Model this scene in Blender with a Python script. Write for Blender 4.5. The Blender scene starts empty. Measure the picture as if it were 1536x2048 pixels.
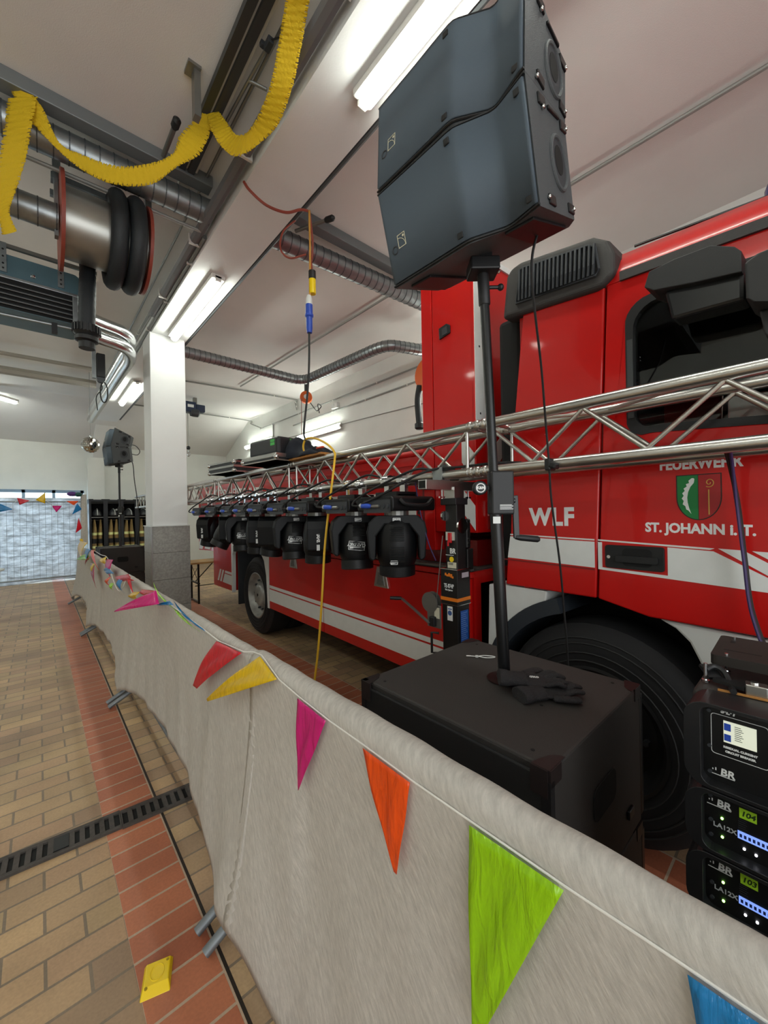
import bpy, bmesh, math, random
from mathutils import Vector, Matrix
random.seed(7)
SC = bpy.context.scene
COL = SC.collection
PI = math.pi

# ------------------------------------------------------------ camera, world, lights, exposure
cam_d = bpy.data.cameras.new('camera'); cam = bpy.data.objects.new('camera', cam_d); COL.objects.link(cam)
cam_d.sensor_fit = 'HORIZONTAL'; cam_d.sensor_width = 36.0; cam_d.lens = 785.0 / 1536.0 * 36.0
cam_d.clip_start = 0.02; cam_d.clip_end = 200
_th, _ro = math.radians(41.7), math.radians(1.02)
_fw = Vector((math.sin(_th), math.cos(_th), 0)); _rt = Vector((math.cos(_th), -math.sin(_th), 0)); _up = Vector((0, 0, 1))
_R = _rt * math.cos(_ro) - _up * math.sin(_ro); _U = _up * math.cos(_ro) + _rt * math.sin(_ro)
_m = Matrix((_R, _U, -_fw)).transposed().to_4x4(); _m.translation = (0, 0, 1.65)
cam.matrix_world = _m
SC.camera = cam
SC.view_settings.view_transform = 'Standard'; SC.view_settings.look = 'None'
SC.view_settings.gamma = 1.0; SC.view_settings.use_curve_mapping = False
SC.view_settings.exposure = 0.12

TUBE_POWER = 32.0
w = bpy.data.worlds.new('world'); SC.world = w; w.use_nodes = True
w.node_tree.nodes['Background'].inputs[0].default_value = (0.80, 0.92, 1.0, 1)
w.node_tree.nodes['Background'].inputs[1].default_value = 4.5

def area(name, loc, target, sx, sy, energy, color=(1, 1, 1)):
    d = bpy.data.lights.new(name, 'AREA'); d.shape = 'RECTANGLE'; d.size = sx; d.size_y = sy; d.energy = energy; d.color = color
    o = bpy.data.objects.new(name, d); COL.objects.link(o); o.location = loc
    o.rotation_euler = (Vector(target) - Vector(loc)).to_track_quat('-Z', 'Y').to_euler()
    return o
# added soft fill behind the camera, standing in for daylight through unseen doors
area('rear_fill_light', (-1.0, -3.2, 2.0), (-0.6, 5, 1.6), 5.5, 3.2, 150, (0.93, 0.97, 1.0))

# ------------------------------------------------------------ helpers
def lin(h):
    h = h.lstrip('#'); out = []
    for i in (0, 2, 4):
        c = int(h[i:i+2], 16) / 255.0
        out.append(c / 12.92 if c <= 0.04045 else ((c + 0.055) / 1.055) ** 2.4)
    return (*out, 1.0)

MATS = {}
def mat(name, color, rough=0.5, metal=0.0, coat=0.0, noise=0.0, nscale=20.0, bump=0.0, bscale=60.0, trans=0.0, emit=None, estr=0.0, spec=0.5):
    if name in MATS: return MATS[name]
    m = bpy.data.materials.new(name); m.use_nodes = True; nt = m.node_tree; b = nt.nodes['Principled BSDF']
    c = lin(color) if isinstance(color, str) else color
    b.inputs['Base Color'].default_value = c; b.inputs['Roughness'].default_value = rough; b.inputs['Metallic'].default_value = metal
    b.inputs['Coat Weight'].default_value = coat; b.inputs['Coat Roughness'].default_value = 0.06; b.inputs['Specular IOR Level'].default_value = spec
    tc = None
    if noise or bump:
        tc = nt.nodes.new('ShaderNodeTexCoord')
    if noise:
        n = nt.nodes.new('ShaderNodeTexNoise'); n.inputs['Scale'].default_value = nscale; n.inputs['Detail'].default_value = 5
        nt.links.new(tc.outputs['Object'], n.inputs['Vector'])
        r = nt.nodes.new('ShaderNodeMapRange'); r.inputs[1].default_value = 0.3; r.inputs[2].default_value = 0.7
        r.inputs[3].default_value = 1 - noise; r.inputs[4].default_value = 1 + noise * 0.6
        nt.links.new(n.outputs[0], r.inputs[0])
        x = nt.nodes.new('ShaderNodeMix'); x.data_type = 'RGBA'; x.blend_type = 'MULTIPLY'; x.inputs[0].default_value = 1.0
        x.inputs[6].default_value = c; nt.links.new(r.outputs[0], x.inputs[7]); nt.links.new(x.outputs[2], b.inputs['Base Color'])
    if bump:
        n2 = nt.nodes.new('ShaderNodeTexNoise'); n2.inputs['Scale'].default_value = bscale; n2.inputs['Detail'].default_value = 4
        nt.links.new(tc.outputs['Object'], n2.inputs['Vector'])
        bp = nt.nodes.new('ShaderNodeBump'); bp.inputs['Strength'].default_value = bump; bp.inputs['Distance'].default_value = 0.01
        nt.links.new(n2.outputs[0], bp.inputs['Height']); nt.links.new(bp.outputs[0], b.inputs['Normal'])
    if trans: b.inputs['Transmission Weight'].default_value = trans
    if emit: b.inputs['Emission Color'].default_value = lin(emit); b.inputs['Emission Strength'].default_value = estr
    MATS[name] = m
    return m

class MB:
    def __init__(s): s.v = []; s.f = []
    def add(s, vs, fs):
        o = len(s.v); s.v += [Vector(p) for p in vs]; s.f += [tuple(i + o for i in f) for f in fs]; return s
    def box(s, c, d, R=None):
        c = Vector(c); vs = []
        for x in (-.5, .5):
            for y in (-.5, .5):
                for z in (-.5, .5):
                    p = Vector((x * d[0], y * d[1], z * d[2])); vs.append(c + (R @ p if R else p))
        return s.add(vs, [(0, 1, 3, 2), (4, 6, 7, 5), (0, 4, 5, 1), (2, 3, 7, 6), (0, 2, 6, 4), (1, 5, 7, 3)])
    def b2(s, x0, x1, y0, y1, z0, z1):
        return s.box(((x0+x1)/2, (y0+y1)/2, (z0+z1)/2), (abs(x1-x0), abs(y1-y0), abs(z1-z0)))
    def beam(s, p0, p1, wd, hg, up=(0, 0, 1)):
        p0, p1 = Vector(p0), Vector(p1); d = (p1 - p0); L = d.length; d.normalize()
        sd = d.cross(Vector(up));
        if sd.length < 1e-4: sd = d.cross(Vector((1, 0, 0)))
        sd.normalize(); u = sd.cross(d); R = Matrix((sd, d, u)).transposed()
        return s.box((p0 + p1) / 2, (wd, L, hg), R)
    def tube(s, pts, r, n=8, cap=True, closed=False):
        pts = [Vector(p) for p in pts]; N = len(pts); rs = r if isinstance(r, (list, tuple)) else [r] * N
        up = None; rings = []
        for i, p in enumerate(pts):
            if closed: t = pts[(i+1) % N] - pts[i-1]
            else: t = pts[min(i+1, N-1)] - pts[max(i-1, 0)]
            if t.length < 1e-9: t = Vector((0, 0, 1))
            t.normalize()
            if up is None:
                a = Vector((0, 0, 1)) if abs(t.z) < 0.9 else Vector((1, 0, 0)); up = (a - t * a.dot(t)).normalized()
            else:
                up = up - t * up.dot(t)
                up = up.normalized() if up.length > 1e-6 else t.orthogonal().normalized()
            b = t.cross(up)
            rings.append([p + (up * math.cos(2*PI*k/n) + b * math.sin(2*PI*k/n)) * rs[i] for k in range(n)])
        vs = [q for rg in rings for q in rg]; fs = []
        for i in range(N if closed else N - 1):
            j = (i + 1) % N
            for k in range(n): fs.append((i*n+k, i*n+(k+1) % n, j*n+(k+1) % n, j*n+k))
        if cap and not closed: fs += [tuple(range(n-1, -1, -1)), tuple((N-1)*n + k for k in range(n))]
        return s.add(vs, fs)
    def cyl(s, p0, p1, r, n=16, r2=None): return s.tube([p0, p1], [r, r if r2 is None else r2], n)
    def lathe(s, prof, o=(0, 0, 0), axis=(0, 0, 1), n=24, cap=True):
        o = Vector(o); a = Vector(axis).normalized(); u = a.orthogonal().normalized(); b = a.cross(u); vs = []; N = len(prof)
        for (r, h) in prof:
            r = max(r, 1e-4)
            for k in range(n): vs.append(o + a*h + (u*math.cos(2*PI*k/n) + b*math.sin(2*PI*k/n)) * r)
        fs = []
        for i in range(N-1):
            for k in range(n): fs.append((i*n+k, i*n+(k+1) % n, (i+1)*n+(k+1) % n, (i+1)*n+k))
        if cap: fs += [tuple(range(n-1, -1, -1)), tuple((N-1)*n+k for k in range(n))]
        return s.add(vs, fs)
    def sphere(s, c, r, nu=16, nv=10, sc=(1, 1, 1)):
        c = Vector(c); vs = []
        for j in range(nv+1):
            t = PI*j/nv
            for i in range(nu):
                a = 2*PI*i/nu; vs.append(c + Vector((r*sc[0]*math.sin(t)*math.cos(a), r*sc[1]*math.sin(t)*math.sin(a), r*sc[2]*math.cos(t))))
        return s.add(vs, [(j*nu+i, (j+1)*nu+i, (j+1)*nu+(i+1) % nu, j*nu+(i+1) % nu) for j in range(nv) for i in range(nu)])
    def grid(s, nu, nv, fn, closed_u=False):
        vs = [fn(i/(nu if closed_u else nu-1), j/(nv-1)) for j in range(nv) for i in range(nu)]; fs = []
        for j in range(nv-1):
            for i in range(nu if closed_u else nu-1):
                k = (i+1) % nu; fs.append((j*nu+i, j*nu+k, (j+1)*nu+k, (j+1)*nu+i))
        return s.add(vs, fs)
    def prism(s, out, h0, h1, fn):
        """outline (a,b) swept from h0 to h1; fn(a,b,h) gives the point (outline may be concave)"""
        return s.plate([out], h0, h1, fn)
    def plate(s, loops, h0, h1, fn, res=1):
        cu = bpy.data.curves.new('tmp', 'CURVE'); cu.dimensions = '2D'; cu.fill_mode = 'BOTH'; cu.extrude = 0.5
        for lp in loops:
            sp = cu.splines.new('POLY'); sp.points.add(len(lp)-1); sp.use_cyclic_u = True
            for i, p in enumerate(lp): sp.points[i].co = (p[0], p[1], 0, 1)
        ob = bpy.data.objects.new('tmp', cu); me = ob.to_mesh()
        vs = [fn(v.co.x, v.co.y, h0 + (v.co.z + 0.5) * (h1 - h0)) for v in me.vertices]; fs = [tuple(p.vertices) for p in me.polygons]
        s.add(vs, fs); ob.to_mesh_clear(); bpy.data.objects.remove(ob); bpy.data.curves.remove(cu)
        return s
    def text(s, body, size, fn, bold=0.0, ext=0.001, align='CENTER', shear=0.0, wide=1.0, space=1.0):
        cu = bpy.data.curves.new('tmp', 'FONT'); cu.body = body; cu.size = size; cu.extrude = ext; cu.offset = bold; cu.shear = shear
        cu.align_x = align; cu.align_y = 'CENTER'; cu.space_character = space; cu.resolution_u = 3
        ob = bpy.data.objects.new('tmp', cu); me = ob.to_mesh()
        s.add([fn(v.co.x * wide, v.co.y, v.co.z) for v in me.vertices], [tuple(p.vertices) for p in me.polygons])
        ob.to_mesh_clear(); bpy.data.objects.remove(ob); bpy.data.curves.remove(cu)
        return s
    def xf(s, M):
        s.v = [M @ p for p in s.v]; return s

def obj(name, mb, m, parent=None, smooth=False, bevel=0.0, seg=2, label=None, weld=True):
    me = bpy.data.meshes.new(name); me.from_pydata([tuple(p) for p in mb.v], [], mb.f)
    bm = bmesh.new(); bm.from_mesh(me)
    if weld: bmesh.ops.remove_doubles(bm, verts=bm.verts, dist=1e-5)
    bmesh.ops.recalc_face_normals(bm, faces=bm.faces); bm.to_mesh(me); bm.free()
    ms = m if isinstance(m, (list, tuple)) else [m]
    for q in ms: me.materials.append(q)
    if smooth:
        me.polygons.foreach_set('use_smooth', [True] * len(me.polygons)); me.set_sharp_from_angle(angle=math.radians(38))
    o = bpy.data.objects.new(name, me); COL.objects.link(o)
    if parent: o.parent = parent
    if bevel:
        bv = o.modifiers.new('bevel', 'BEVEL'); bv.width = bevel; bv.segments = seg; bv.limit_method = 'ANGLE'; bv.angle_limit = math.radians(40); bv.harden_normals = False
    if label: o['label'] = label
    return o

def tag(o, label, cat, group=None, kind=None):
    o['label'] = label; o['category'] = cat
    if group: o['group'] = group
    if kind: o['kind'] = kind
    return o
def thing(name, label, cat, loc=(0, 0, 0), rot=(0, 0, 0), group=None):
    o = bpy.data.objects.new(name, None); COL.objects.link(o); o.empty_display_size = 0.1
    o.location = loc; o.rotation_euler = rot
    return tag(o, label, cat, group)
def struct(o): o['kind'] = 'structure'; return o
def kids(o): return [c for c in COL.objects if c.parent == o]
def copy_tree(o, parent=None):
    c = o.copy(); COL.objects.link(c); c.parent = parent
    for ch in kids(o): copy_tree(ch, c)
    return c
def smooth_path(pts, k=6):
    pts = [Vector(p) for p in pts]; out = []
    P = [pts[0]*2 - pts[1]] + pts + [pts[-1]*2 - pts[-2]]
    for i in range(1, len(P)-2):
        p0, p1, p2, p3 = P[i-1], P[i], P[i+1], P[i+2]
        for j in range(k):
            t = j/k; out.append(0.5*((2*p1) + (p2-p0)*t + (2*p0-5*p1+4*p2-p3)*t*t + (3*p1-p0-3*p2+p3)*t**3))
    out.append(pts[-1]); return out
XYZ = lambda a, b, h: Vector((a, b, h))
YZ = lambda a, b, h: Vector((h, a, b))        # outline in (y,z), height along x
XZ = lambda a, b, h: Vector((a, h, b))        # outline in (x,z), height along y
def arc(cx, cy, r, a0, a1, n, ry=None):
    ry = r if ry is None else ry
    return [(cx + r*math.cos(math.radians(a0+(a1-a0)*i/n)), cy + ry*math.sin(math.radians(a0+(a1-a0)*i/n))) for i in range(n+1)]
def rrect(x0, x1, y0, y1, r, n=4):
    return arc(x1-r, y1-r, r, 0, 90, n) + arc(x0+r, y1-r, r, 90, 180, n) + arc(x0+r, y0+r, r, 180, 270, n) + arc(x1-r, y0+r, r, 270, 360, n)

# ------------------------------------------------------------ shared materials
M_wall = mat('wall_paint', '#e6e8e3', 0.85, noise=0.03, nscale=3, bump=0.25, bscale=220)
M_ceil = mat('ceiling_paint', '#e0dedb', 0.9, noise=0.03, nscale=2, bump=0.15, bscale=150)
M_beam = mat('beam_paint', '#e4e5e4', 0.55, noise=0.02, nscale=4, bump=0.1, bscale=90)
M_red = mat('truck_red', '#c0120f', 0.32, coat=0.35, spec=0.3, noise=0.02, nscale=2)
M_reddk = mat('truck_dark_red', '#7d100e', 0.4, coat=0.3)
M_white = mat('white_film', '#dfe1de', 0.35, noise=0.03, nscale=15)
M_blk = mat('black_plastic', '#141517', 0.5)
M_blk2 = mat('black_satin_metal', '#0f1012', 0.35)
M_blktex = mat('black_textured_paint', '#322f2d', 0.6, bump=0.3, bscale=500)
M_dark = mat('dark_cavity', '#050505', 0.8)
M_grey = mat('dark_grey_plastic', '#33363a', 0.55)
M_rub = mat('tyre_rubber', '#17171a', 0.75, noise=0.1, nscale=12)
M_alu = mat('brushed_aluminium', '#c9c8c4', 0.28, metal=1.0, noise=0.08, nscale=12)
M_galv = mat('galvanised_steel', '#9aa0a2', 0.38, metal=0.9, noise=0.18, nscale=14)
M_chr = mat('chrome', '#d8d8d8', 0.12, metal=1.0)
M_steel = mat('grey_steel', '#8a8a86', 0.4, metal=0.8)
M_pipe = mat('grey_conduit', '#8f908c', 0.5, metal=0.2)
M_gold = mat('gold_paint', '#c9a04a', 0.4)
M_grn = mat('crest_green', '#0c7a3a', 0.4)
M_yel = mat('yellow_rubber', '#e8b830', 0.5)
M_blu = mat('connector_blue', '#2b4fb8', 0.4)
M_cable = mat('black_cable', '#111112', 0.55)
M_org = mat('orange_plastic', '#e0641e', 0.45)
# ------------------------------------------------------------ room shell
def floor_mat():
    m = bpy.data.materials.new('clinker_tiles'); m.use_nodes = True; nt = m.node_tree; N = nt.nodes.new; L = nt.links.new
    b = nt.nodes['Principled BSDF']; tc = N('ShaderNodeTexCoord'); sx = N('ShaderNodeSeparateXYZ'); L(tc.outputs['Object'], sx.inputs[0])
    def mth(op, a, bb=None):
        n = N('ShaderNodeMath'); n.operation = op
        for i, q in enumerate((a, bb)):
            if q is None: continue
            if isinstance(q, (int, float)): n.inputs[i].default_value = q
            else: L(q, n.inputs[i])
        return n.outputs[0]
    xs = mth('SUBTRACT', sx.outputs[0], mth('MULTIPLY', mth('SUBTRACT', sx.outputs[1], 1.5), 0.0062))
    def cmb(x, y):
        c = N('ShaderNodeCombineXYZ'); L(x, c.inputs[0]); L(y, c.inputs[1]); return c.outputs[0]
    def brick(v, c1, c2, mo, off, bias=0.0):
        n = N('ShaderNodeTexBrick'); n.offset = off; n.squash = 1.0; L(v, n.inputs['Vector'])
        n.inputs['Color1'].default_value = lin(c1); n.inputs['Color2'].default_value = lin(c2); n.inputs['Mortar'].default_value = lin(mo)
        n.inputs['Scale'].default_value = 1; n.inputs['Mortar Size'].default_value = 0.0055; n.inputs['Mortar Smooth'].default_value = 0.1
        n.inputs['Bias'].default_value = bias; n.inputs['Brick Width'].default_value = 0.248; n.inputs['Row Height'].default_value = 0.122
        return n
    yv = sx.outputs[1]
    f1 = brick(cmb(mth('ADD', xs, -0.006), yv), '#bf9c78', '#8e7a62', '#857562', 0.5)
    f2 = brick(cmb(mth('ADD', xs, -0.006), mth('ADD', yv, 3.66)), '#d6b682', '#a5836a', '#857562', 0.5)
    mxf = N('ShaderNodeMix'); mxf.data_type = 'RGBA'; mxf.inputs[0].default_value = 0.45; L(f1.outputs[0], mxf.inputs[6]); L(f2.outputs[0], mxf.inputs[7])
    st = brick(cmb(mth('ADD', xs, -0.246 - 0.0), yv), '#c47a58', '#b0664a', '#c0a890', 0.0)
    def band(a, c): return mth('MULTIPLY', mth('GREATER_THAN', xs, a), mth('LESS_THAN', xs, c))
    def mix(fac, a, c):
        n = N('ShaderNodeMix'); n.data_type = 'RGBA'; L(fac, n.inputs[0]); L(a, n.inputs[6])
        if isinstance(c, tuple): n.inputs[7].default_value = c
        else: L(c, n.inputs[7])
        return n.outputs[2]
    stm = mth('MAXIMUM', band(0.250, 0.496), band(1.990, 2.236))
    c = mix(stm, mxf.outputs[2], st.outputs[0])
    c = mix(band(0.496, 0.508), c, lin('#2c241e'))
    nz = N('ShaderNodeTexNoise'); nz.inputs['Scale'].default_value = 2.2; nz.inputs['Detail'].default_value = 6; L(tc.outputs['Object'], nz.inputs['Vector'])
    mr = N('ShaderNodeMapRange'); mr.inputs[1].default_value = 0.3; mr.inputs[2].default_value = 0.7; mr.inputs[3].default_value = 0.78; mr.inputs[4].default_value = 1.12; L(nz.outputs[0], mr.inputs[0])
    nz2 = N('ShaderNodeTexNoise'); nz2.inputs['Scale'].default_value = 90; nz2.inputs['Detail'].default_value = 3; L(tc.outputs['Object'], nz2.inputs['Vector'])
    mr2 = N('ShaderNodeMapRange'); mr2.inputs[1].default_value = 0.3; mr2.inputs[2].default_value = 0.7; mr2.inputs[3].default_value = 0.9; mr2.inputs[4].default_value = 1.06; L(nz2.outputs[0], mr2.inputs[0])
    mu = N('ShaderNodeMix'); mu.data_type = 'RGBA'; mu.blend_type = 'MULTIPLY'; mu.inputs[0].default_value = 1; L(c, mu.inputs[6]); L(mth('MULTIPLY', mr.outputs[0], mr2.outputs[0]), mu.inputs[7])
    L(mu.outputs[2], b.inputs['Base Color']); b.inputs['Roughness'].default_value = 0.5
    bp = N('ShaderNodeBump'); bp.inputs['Strength'].default_value = 0.5; bp.inputs['Distance'].default_value = 0.004; bp.invert = True
    fx = N('ShaderNodeMix'); fx.data_type = 'FLOAT'; L(stm, fx.inputs[0]); L(f1.outputs['Fac'], fx.inputs[2]); L(st.outputs['Fac'], fx.inputs[3]); L(fx.outputs[0], bp.inputs['Height']); L(bp.outputs[0], b.inputs['Normal'])
    return m
XL, XR, YF, YB, ZC = -5.0, 5.1, -3.5, 14.1, 4.6
struct(obj('floor', MB().b2(XL, XR, YF, YB+0.2, -0.12, 0), floor_mat()))
# flat ceiling that falls as a slope towards the far wall
struct(obj('ceiling', MB().b2(XL, XR, YF, 12.1, ZC, 4.9), M_ceil))
cm = MB(); cm.plate([[(12.1, ZC), (YB+0.2, 3.62), (YB+0.2, 4.9), (12.1, 4.9)]], XL, XR, YZ); struct(obj('ceiling_slope', cm, M_ceil))
wl = MB().b2(XL-0.2, XL, YF, YB, 0, ZC); struct(obj('wall_left', wl, M_wall))
struct(obj('wall_right', MB().b2(XR, XR+0.2, YF, YB+0.2, 0, ZC+0.2), M_wall))
struct(obj('wall_front', MB().b2(XL, XR, YF-0.2, YF, 0, ZC), M_wall))
wb = MB(); OX0, OX1, OZ = -3.6, 1.08, 2.42
wb.b2(XL, OX0, YB, YB+0.2, 0, 3.75); wb.b2(OX1, XR, YB, YB+0.2, 0, 3.75); wb.b2(OX0, OX1, YB, YB+0.2, OZ, 3.75); struct(obj('wall_back', wb, M_wall))
# glazed folding gate in the far opening
fr = MB(); M_frame = mat('gate_frame_grey', '#8fa3b4', 0.45)
for z in (0.04, 0.62, 1.22, 1.82, 2.12, 2.38): fr.b2(OX0, OX1, YB+0.08, YB+0.14, z-0.04, z+0.04)
x = OX1 - 0.05
while x > OX0: fr.b2(x-0.035, x+0.035, YB+0.08, YB+0.14, 0, OZ); x -= 0.62
win = struct(obj('window_1', fr, M_frame))
gm = bpy.data.materials.new('gate_glass'); gm.use_nodes = True; nt = gm.node_tree; nt.nodes.remove(nt.nodes['Principled BSDF'])
t_ = nt.nodes.new('ShaderNodeBsdfTransparent'); t_.inputs[0].default_value = (0.92, 0.97, 1, 1); g_ = nt.nodes.new('ShaderNodeBsdfGlossy'); g_.inputs['Roughness'].default_value = 0.03
mx = nt.nodes.new('ShaderNodeMixShader'); mx.inputs[0].default_value = 0.06; nt.links.new(t_.outputs[0], mx.inputs[1]); nt.links.new(g_.outputs[0], mx.inputs[2]); nt.links.new(mx.outputs[0], nt.nodes['Material Output'].inputs[0])
obj('pane', MB().b2(OX0, OX1, YB+0.1, YB+0.106, 0, OZ), gm, win)
# downstand beam, its sloping end, pilaster and free column
bt = MB(); bt.b2(1.27, 1.73, YF, 13.0, 4.25, ZC+0.02)
struct(obj('ceiling_beam', bt, M_beam))
struct(obj('sloping_beam', MB().plate([[(13.0, 4.25), (YB, 3.12), (YB, 3.8), (13.0, 4.45)]], 1.27, 1.73, YZ), M_beam))
bd = MB().b2(0.98, 1.07, YF, 3.75, 4.55, 4.6); struct(obj('trim_1', bd, mat('white_board', '#d2d0c8', 0.6)))
struct(obj('pilaster', MB().b2(1.14, 1.53, 13.86, YB, 0, 3.35), M_wall))
colm = struct(obj('column', MB().b2(1.245, 1.705, 6.3, 6.76, 1.51, 4.26), M_beam, bevel=0.008))
M_tile = mat('speckled_stone_tile', '#a09e98', 0.45, noise=0.22, nscale=38, bump=0.05)
cb = MB()
for k in range(4): cb.b2(1.225, 1.725, 6.28, 6.78, 0.385*k - 0.03 if k else 0, 0.385*k + 0.351)
obj('tile_cladding', cb, M_tile, colm, bevel=0.002, label='grey speckled stone tiles')
obj('corner_strip', MB().b2(1.218, 1.232, 6.272, 6.286, 0, 1.5), M_alu, colm)
obj('white_edge', MB().b2(1.215, 1.735, 6.27, 6.79, 1.5, 1.512), M_white, colm)
struct(obj('baseboard_right', MB().b2(XR-0.02, XR, YF, YB, 0, 0.1), M_tile))

# ------------------------------------------------------------ floor drain grates and floor marker
def slot_grate():
    g = MB(); n = 12
    g.b2(-0.25, 0.25, -0.075, -0.052, -0.004, 0.012); g.b2(-0.25, 0.25, 0.052, 0.075, -0.004, 0.012)
    for k in range(n + 1):
        x = -0.25 + 0.5*k/n; wd = 0.011 if k not in (0, n) else 0.006
        g.b2(max(x-wd, -0.25), min(x+wd, 0.25), -0.055, 0.055, -0.004, 0.012)
    return g
M_iron = mat('cast_iron', '#4a4440', 0.7, noise=0.2, nscale=30, bump=0.3)
places = [('leftmost cast-iron drain grate in the photo, at its left edge', -0.42), ('cast-iron drain grate with a dark square lifting plug, left of the red tile band', 0.08), ('cast-iron drain grate crossing the red tile band, ending under the fleece cover', 0.58)]
d0 = None
for i, (lb, x) in enumerate(places):
    t = thing('drain_grate', 'dark ' + lb, 'grate', (x, 2.585 - 0.075*x, 0.0), (0, 0, -0.06), 'slotted drain grates across the floor')
    if d0 is None: d0 = obj('slotted_grid', slot_grate(), M_iron, t); ch = obj('channel', MB().b2(-0.25, 0.25, -0.06, 0.06, 0.0005, 0.003), M_dark, t)
    else:
        for q in (d0, ch): c = q.copy(); COL.objects.link(c); c.parent = t
    if i == 1: obj('plug', MB().b2(-0.03, 0.03, -0.05, 0.05, 0.012, 0.016), M_blk, t)
t = thing('floor_marker', 'yellow plastic wedge with an embossed oval lying on red floor tiles', 'marker', (0.305, 1.602, 0), (0, 0, -0.32))
M_fy = mat('yellow_plastic', '#f2cf0c', 0.35)
wm = MB(); a, bb, h = 0.047, 0.058, 0.02
wm.add([(-a, -bb, 0), (a, -bb, 0), (a, bb, 0), (-a, bb, 0), (-a*.82, -bb*.55, h), (a*.82, -bb*.55, h), (a*.82, bb*.8, h), (-a*.82, bb*.8, h)], [(0, 1, 2, 3), (4, 5, 6, 7), (0, 1, 5, 4), (1, 2, 6, 5), (2, 3, 7, 6), (3, 0, 4, 7)])
obj('wedge_body', wm, M_fy, t, bevel=0.003)
obj('embossed_oval', MB().tube([(0.022*math.cos(u), 0.005+0.028*math.sin(u), h) for u in [2*PI*k/20 for k in range(20)]], 0.0018, 6, closed=True), M_fy, t)
for s in (-1, 1): obj('screw_hole', MB().cyl((s*0.03, 0.036*s, h-0.002), (s*0.03, 0.036*s, h+0.0008), 0.005, 10), mat('yellow_shadow', '#a08408', 0.6), t)

# ------------------------------------------------------------ tube lamps
M_tube = mat('lamp_tube', '#ffffff', 0.5, emit='#f9fff4', estr=TUBE_POWER)
M_tray = mat('lamp_tray', '#d8d6d0', 0.5)
def tube_lamp(label, loc, rot, L=1.85):
    t = thing('tube_lamp', label, 'lamp', loc, rot, 'fluorescent tube lamps')
    obj('tray', MB().b2(-0.07, 0.07, -L/2, L/2, 0.0, 0.05), M_tray, t, bevel=0.01)
    c = MB(); c.tube([(0, -L/2+0.03, -0.02), (0, -L/2+0.05, -0.02), (0, L/2-0.05, -0.02), (0, L/2-0.03, -0.02)], [0.03, 0.045, 0.045, 0.03], 14); obj('diffuser', c, M_tube, t, smooth=True)
    for s in (-1, 1): obj('end_clip', MB().box((0, s*(L/2-0.01), 0.0), (0.06, 0.02, 0.06)), M_tray, t)
    return t
tube_lamp('lit tube lamp under the white beam, left of the large speaker', (1.56, 0.97, 4.2), (0, 0, 0))
tube_lamp('lit tube lamp under the white beam, at the head of the column', (1.52, 5.25, 4.2), (0, 0, 0))
tube_lamp('lit tube lamp under the white beam, beyond the column near the far speaker', (1.5, 9.6, 4.2), (0, 0, 0))
tube_lamp('lit tube lamp high on the right wall, nearer the red container top', (5.03, 7.95, 3.56), (0, PI/2, 0))
tube_lamp('lit tube lamp on the right wall, half hidden by the flight case with green tape', (5.03, 11.25, 3.76), (0, PI/2, 0))
tube_lamp('lit tube lamp at the far ceiling slope, cut by the left photo edge', (-1.13, 12.12, 4.5), (0.24, 0, PI/2))
# further lamps of the same rows, outside the frame
for lb, p, r in (('lit tube lamp on the right wall, beside the truck cab, out of frame', (5.03, 3.6, 3.5), (0, PI/2, 0)),
                 ('lit tube lamp over the left bay, out of frame to the left', (-2.2, 4.5, 4.53), (0, 0, 0)),
                 ('lit tube lamp over the left bay, out of frame behind the photographer', (-2.2, 0.2, 4.53), (0, 0, 0)),
                 ('lit tube lamp over the left bay, out of frame beyond the heater', (-2.2, 8.8, 4.53), (0, 0, 0))): tube_lamp(lb, p, r)

# ------------------------------------------------------------ ducts, pipes, conduits
def spiral_duct(name, label, pts, r, step=0.09, cat='duct', nseg=18):
    t = thing(name, label, cat, pts[0]); o = Vector(pts[0]); P = smooth_path(pts, 10) if len(pts) > 2 else [Vector(pts[0]), Vector(pts[1])]
    obj('duct_tube', MB().tube([p-o for p in P], r, nseg), M_galv, t, smooth=True)
    s = MB(); d = 0.0
    for i in range(len(P)-1):
        L = (P[i+1]-P[i]).length; dr = (P[i+1]-P[i])/L
        while d < L: q = P[i]+dr*d-o; s.cyl(q-dr*0.004, q+dr*0.004, r+0.0035, nseg); d += step
        d -= L
    obj('seam', s, mat('dark_seam', '#5a5f62', 0.5, metal=0.6), t)
    return t
dL = spiral_duct('spiral_duct', 'spiral metal air duct under the left ceiling, behind the yellow crepe streamer', [(-2.2, 3.76, 4.4), (1.22, 3.7, 4.4)], 0.105)
dR = spiral_duct('spiral_duct', 'spiral metal air duct right of the beam, running behind the large speaker', [(1.78, 3.6, 4.4), (5.0, 3.42, 4.4)], 0.1)
spiral_duct('spiral_duct', 'zigzag spiral air duct under the right ceiling, past the column head', [(1.75, 6.6, 4.2), (2.6, 6.62, 4.2), (3.5, 6.65, 4.2), (3.74, 6.65, 4.2), (3.86, 6.58, 4.2), (3.92, 6.42, 4.2), (3.94, 6.1, 4.2), (4.0, 5.0, 4.2), (4.03, 4.62, 4.2), (4.1, 4.42, 4.2), (4.3, 4.32, 4.2), (4.6, 4.22, 4.2), (4.95, 4.1, 4.2)], 0.085, 0.08)
spiral_duct('spiral_duct', 'spiral air duct with rusty stains feeding the exhaust hose reel', [(-1.6, 3.98, 4.0), (0.17, 3.98, 4.0)], 0.1, 0.11)
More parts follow.
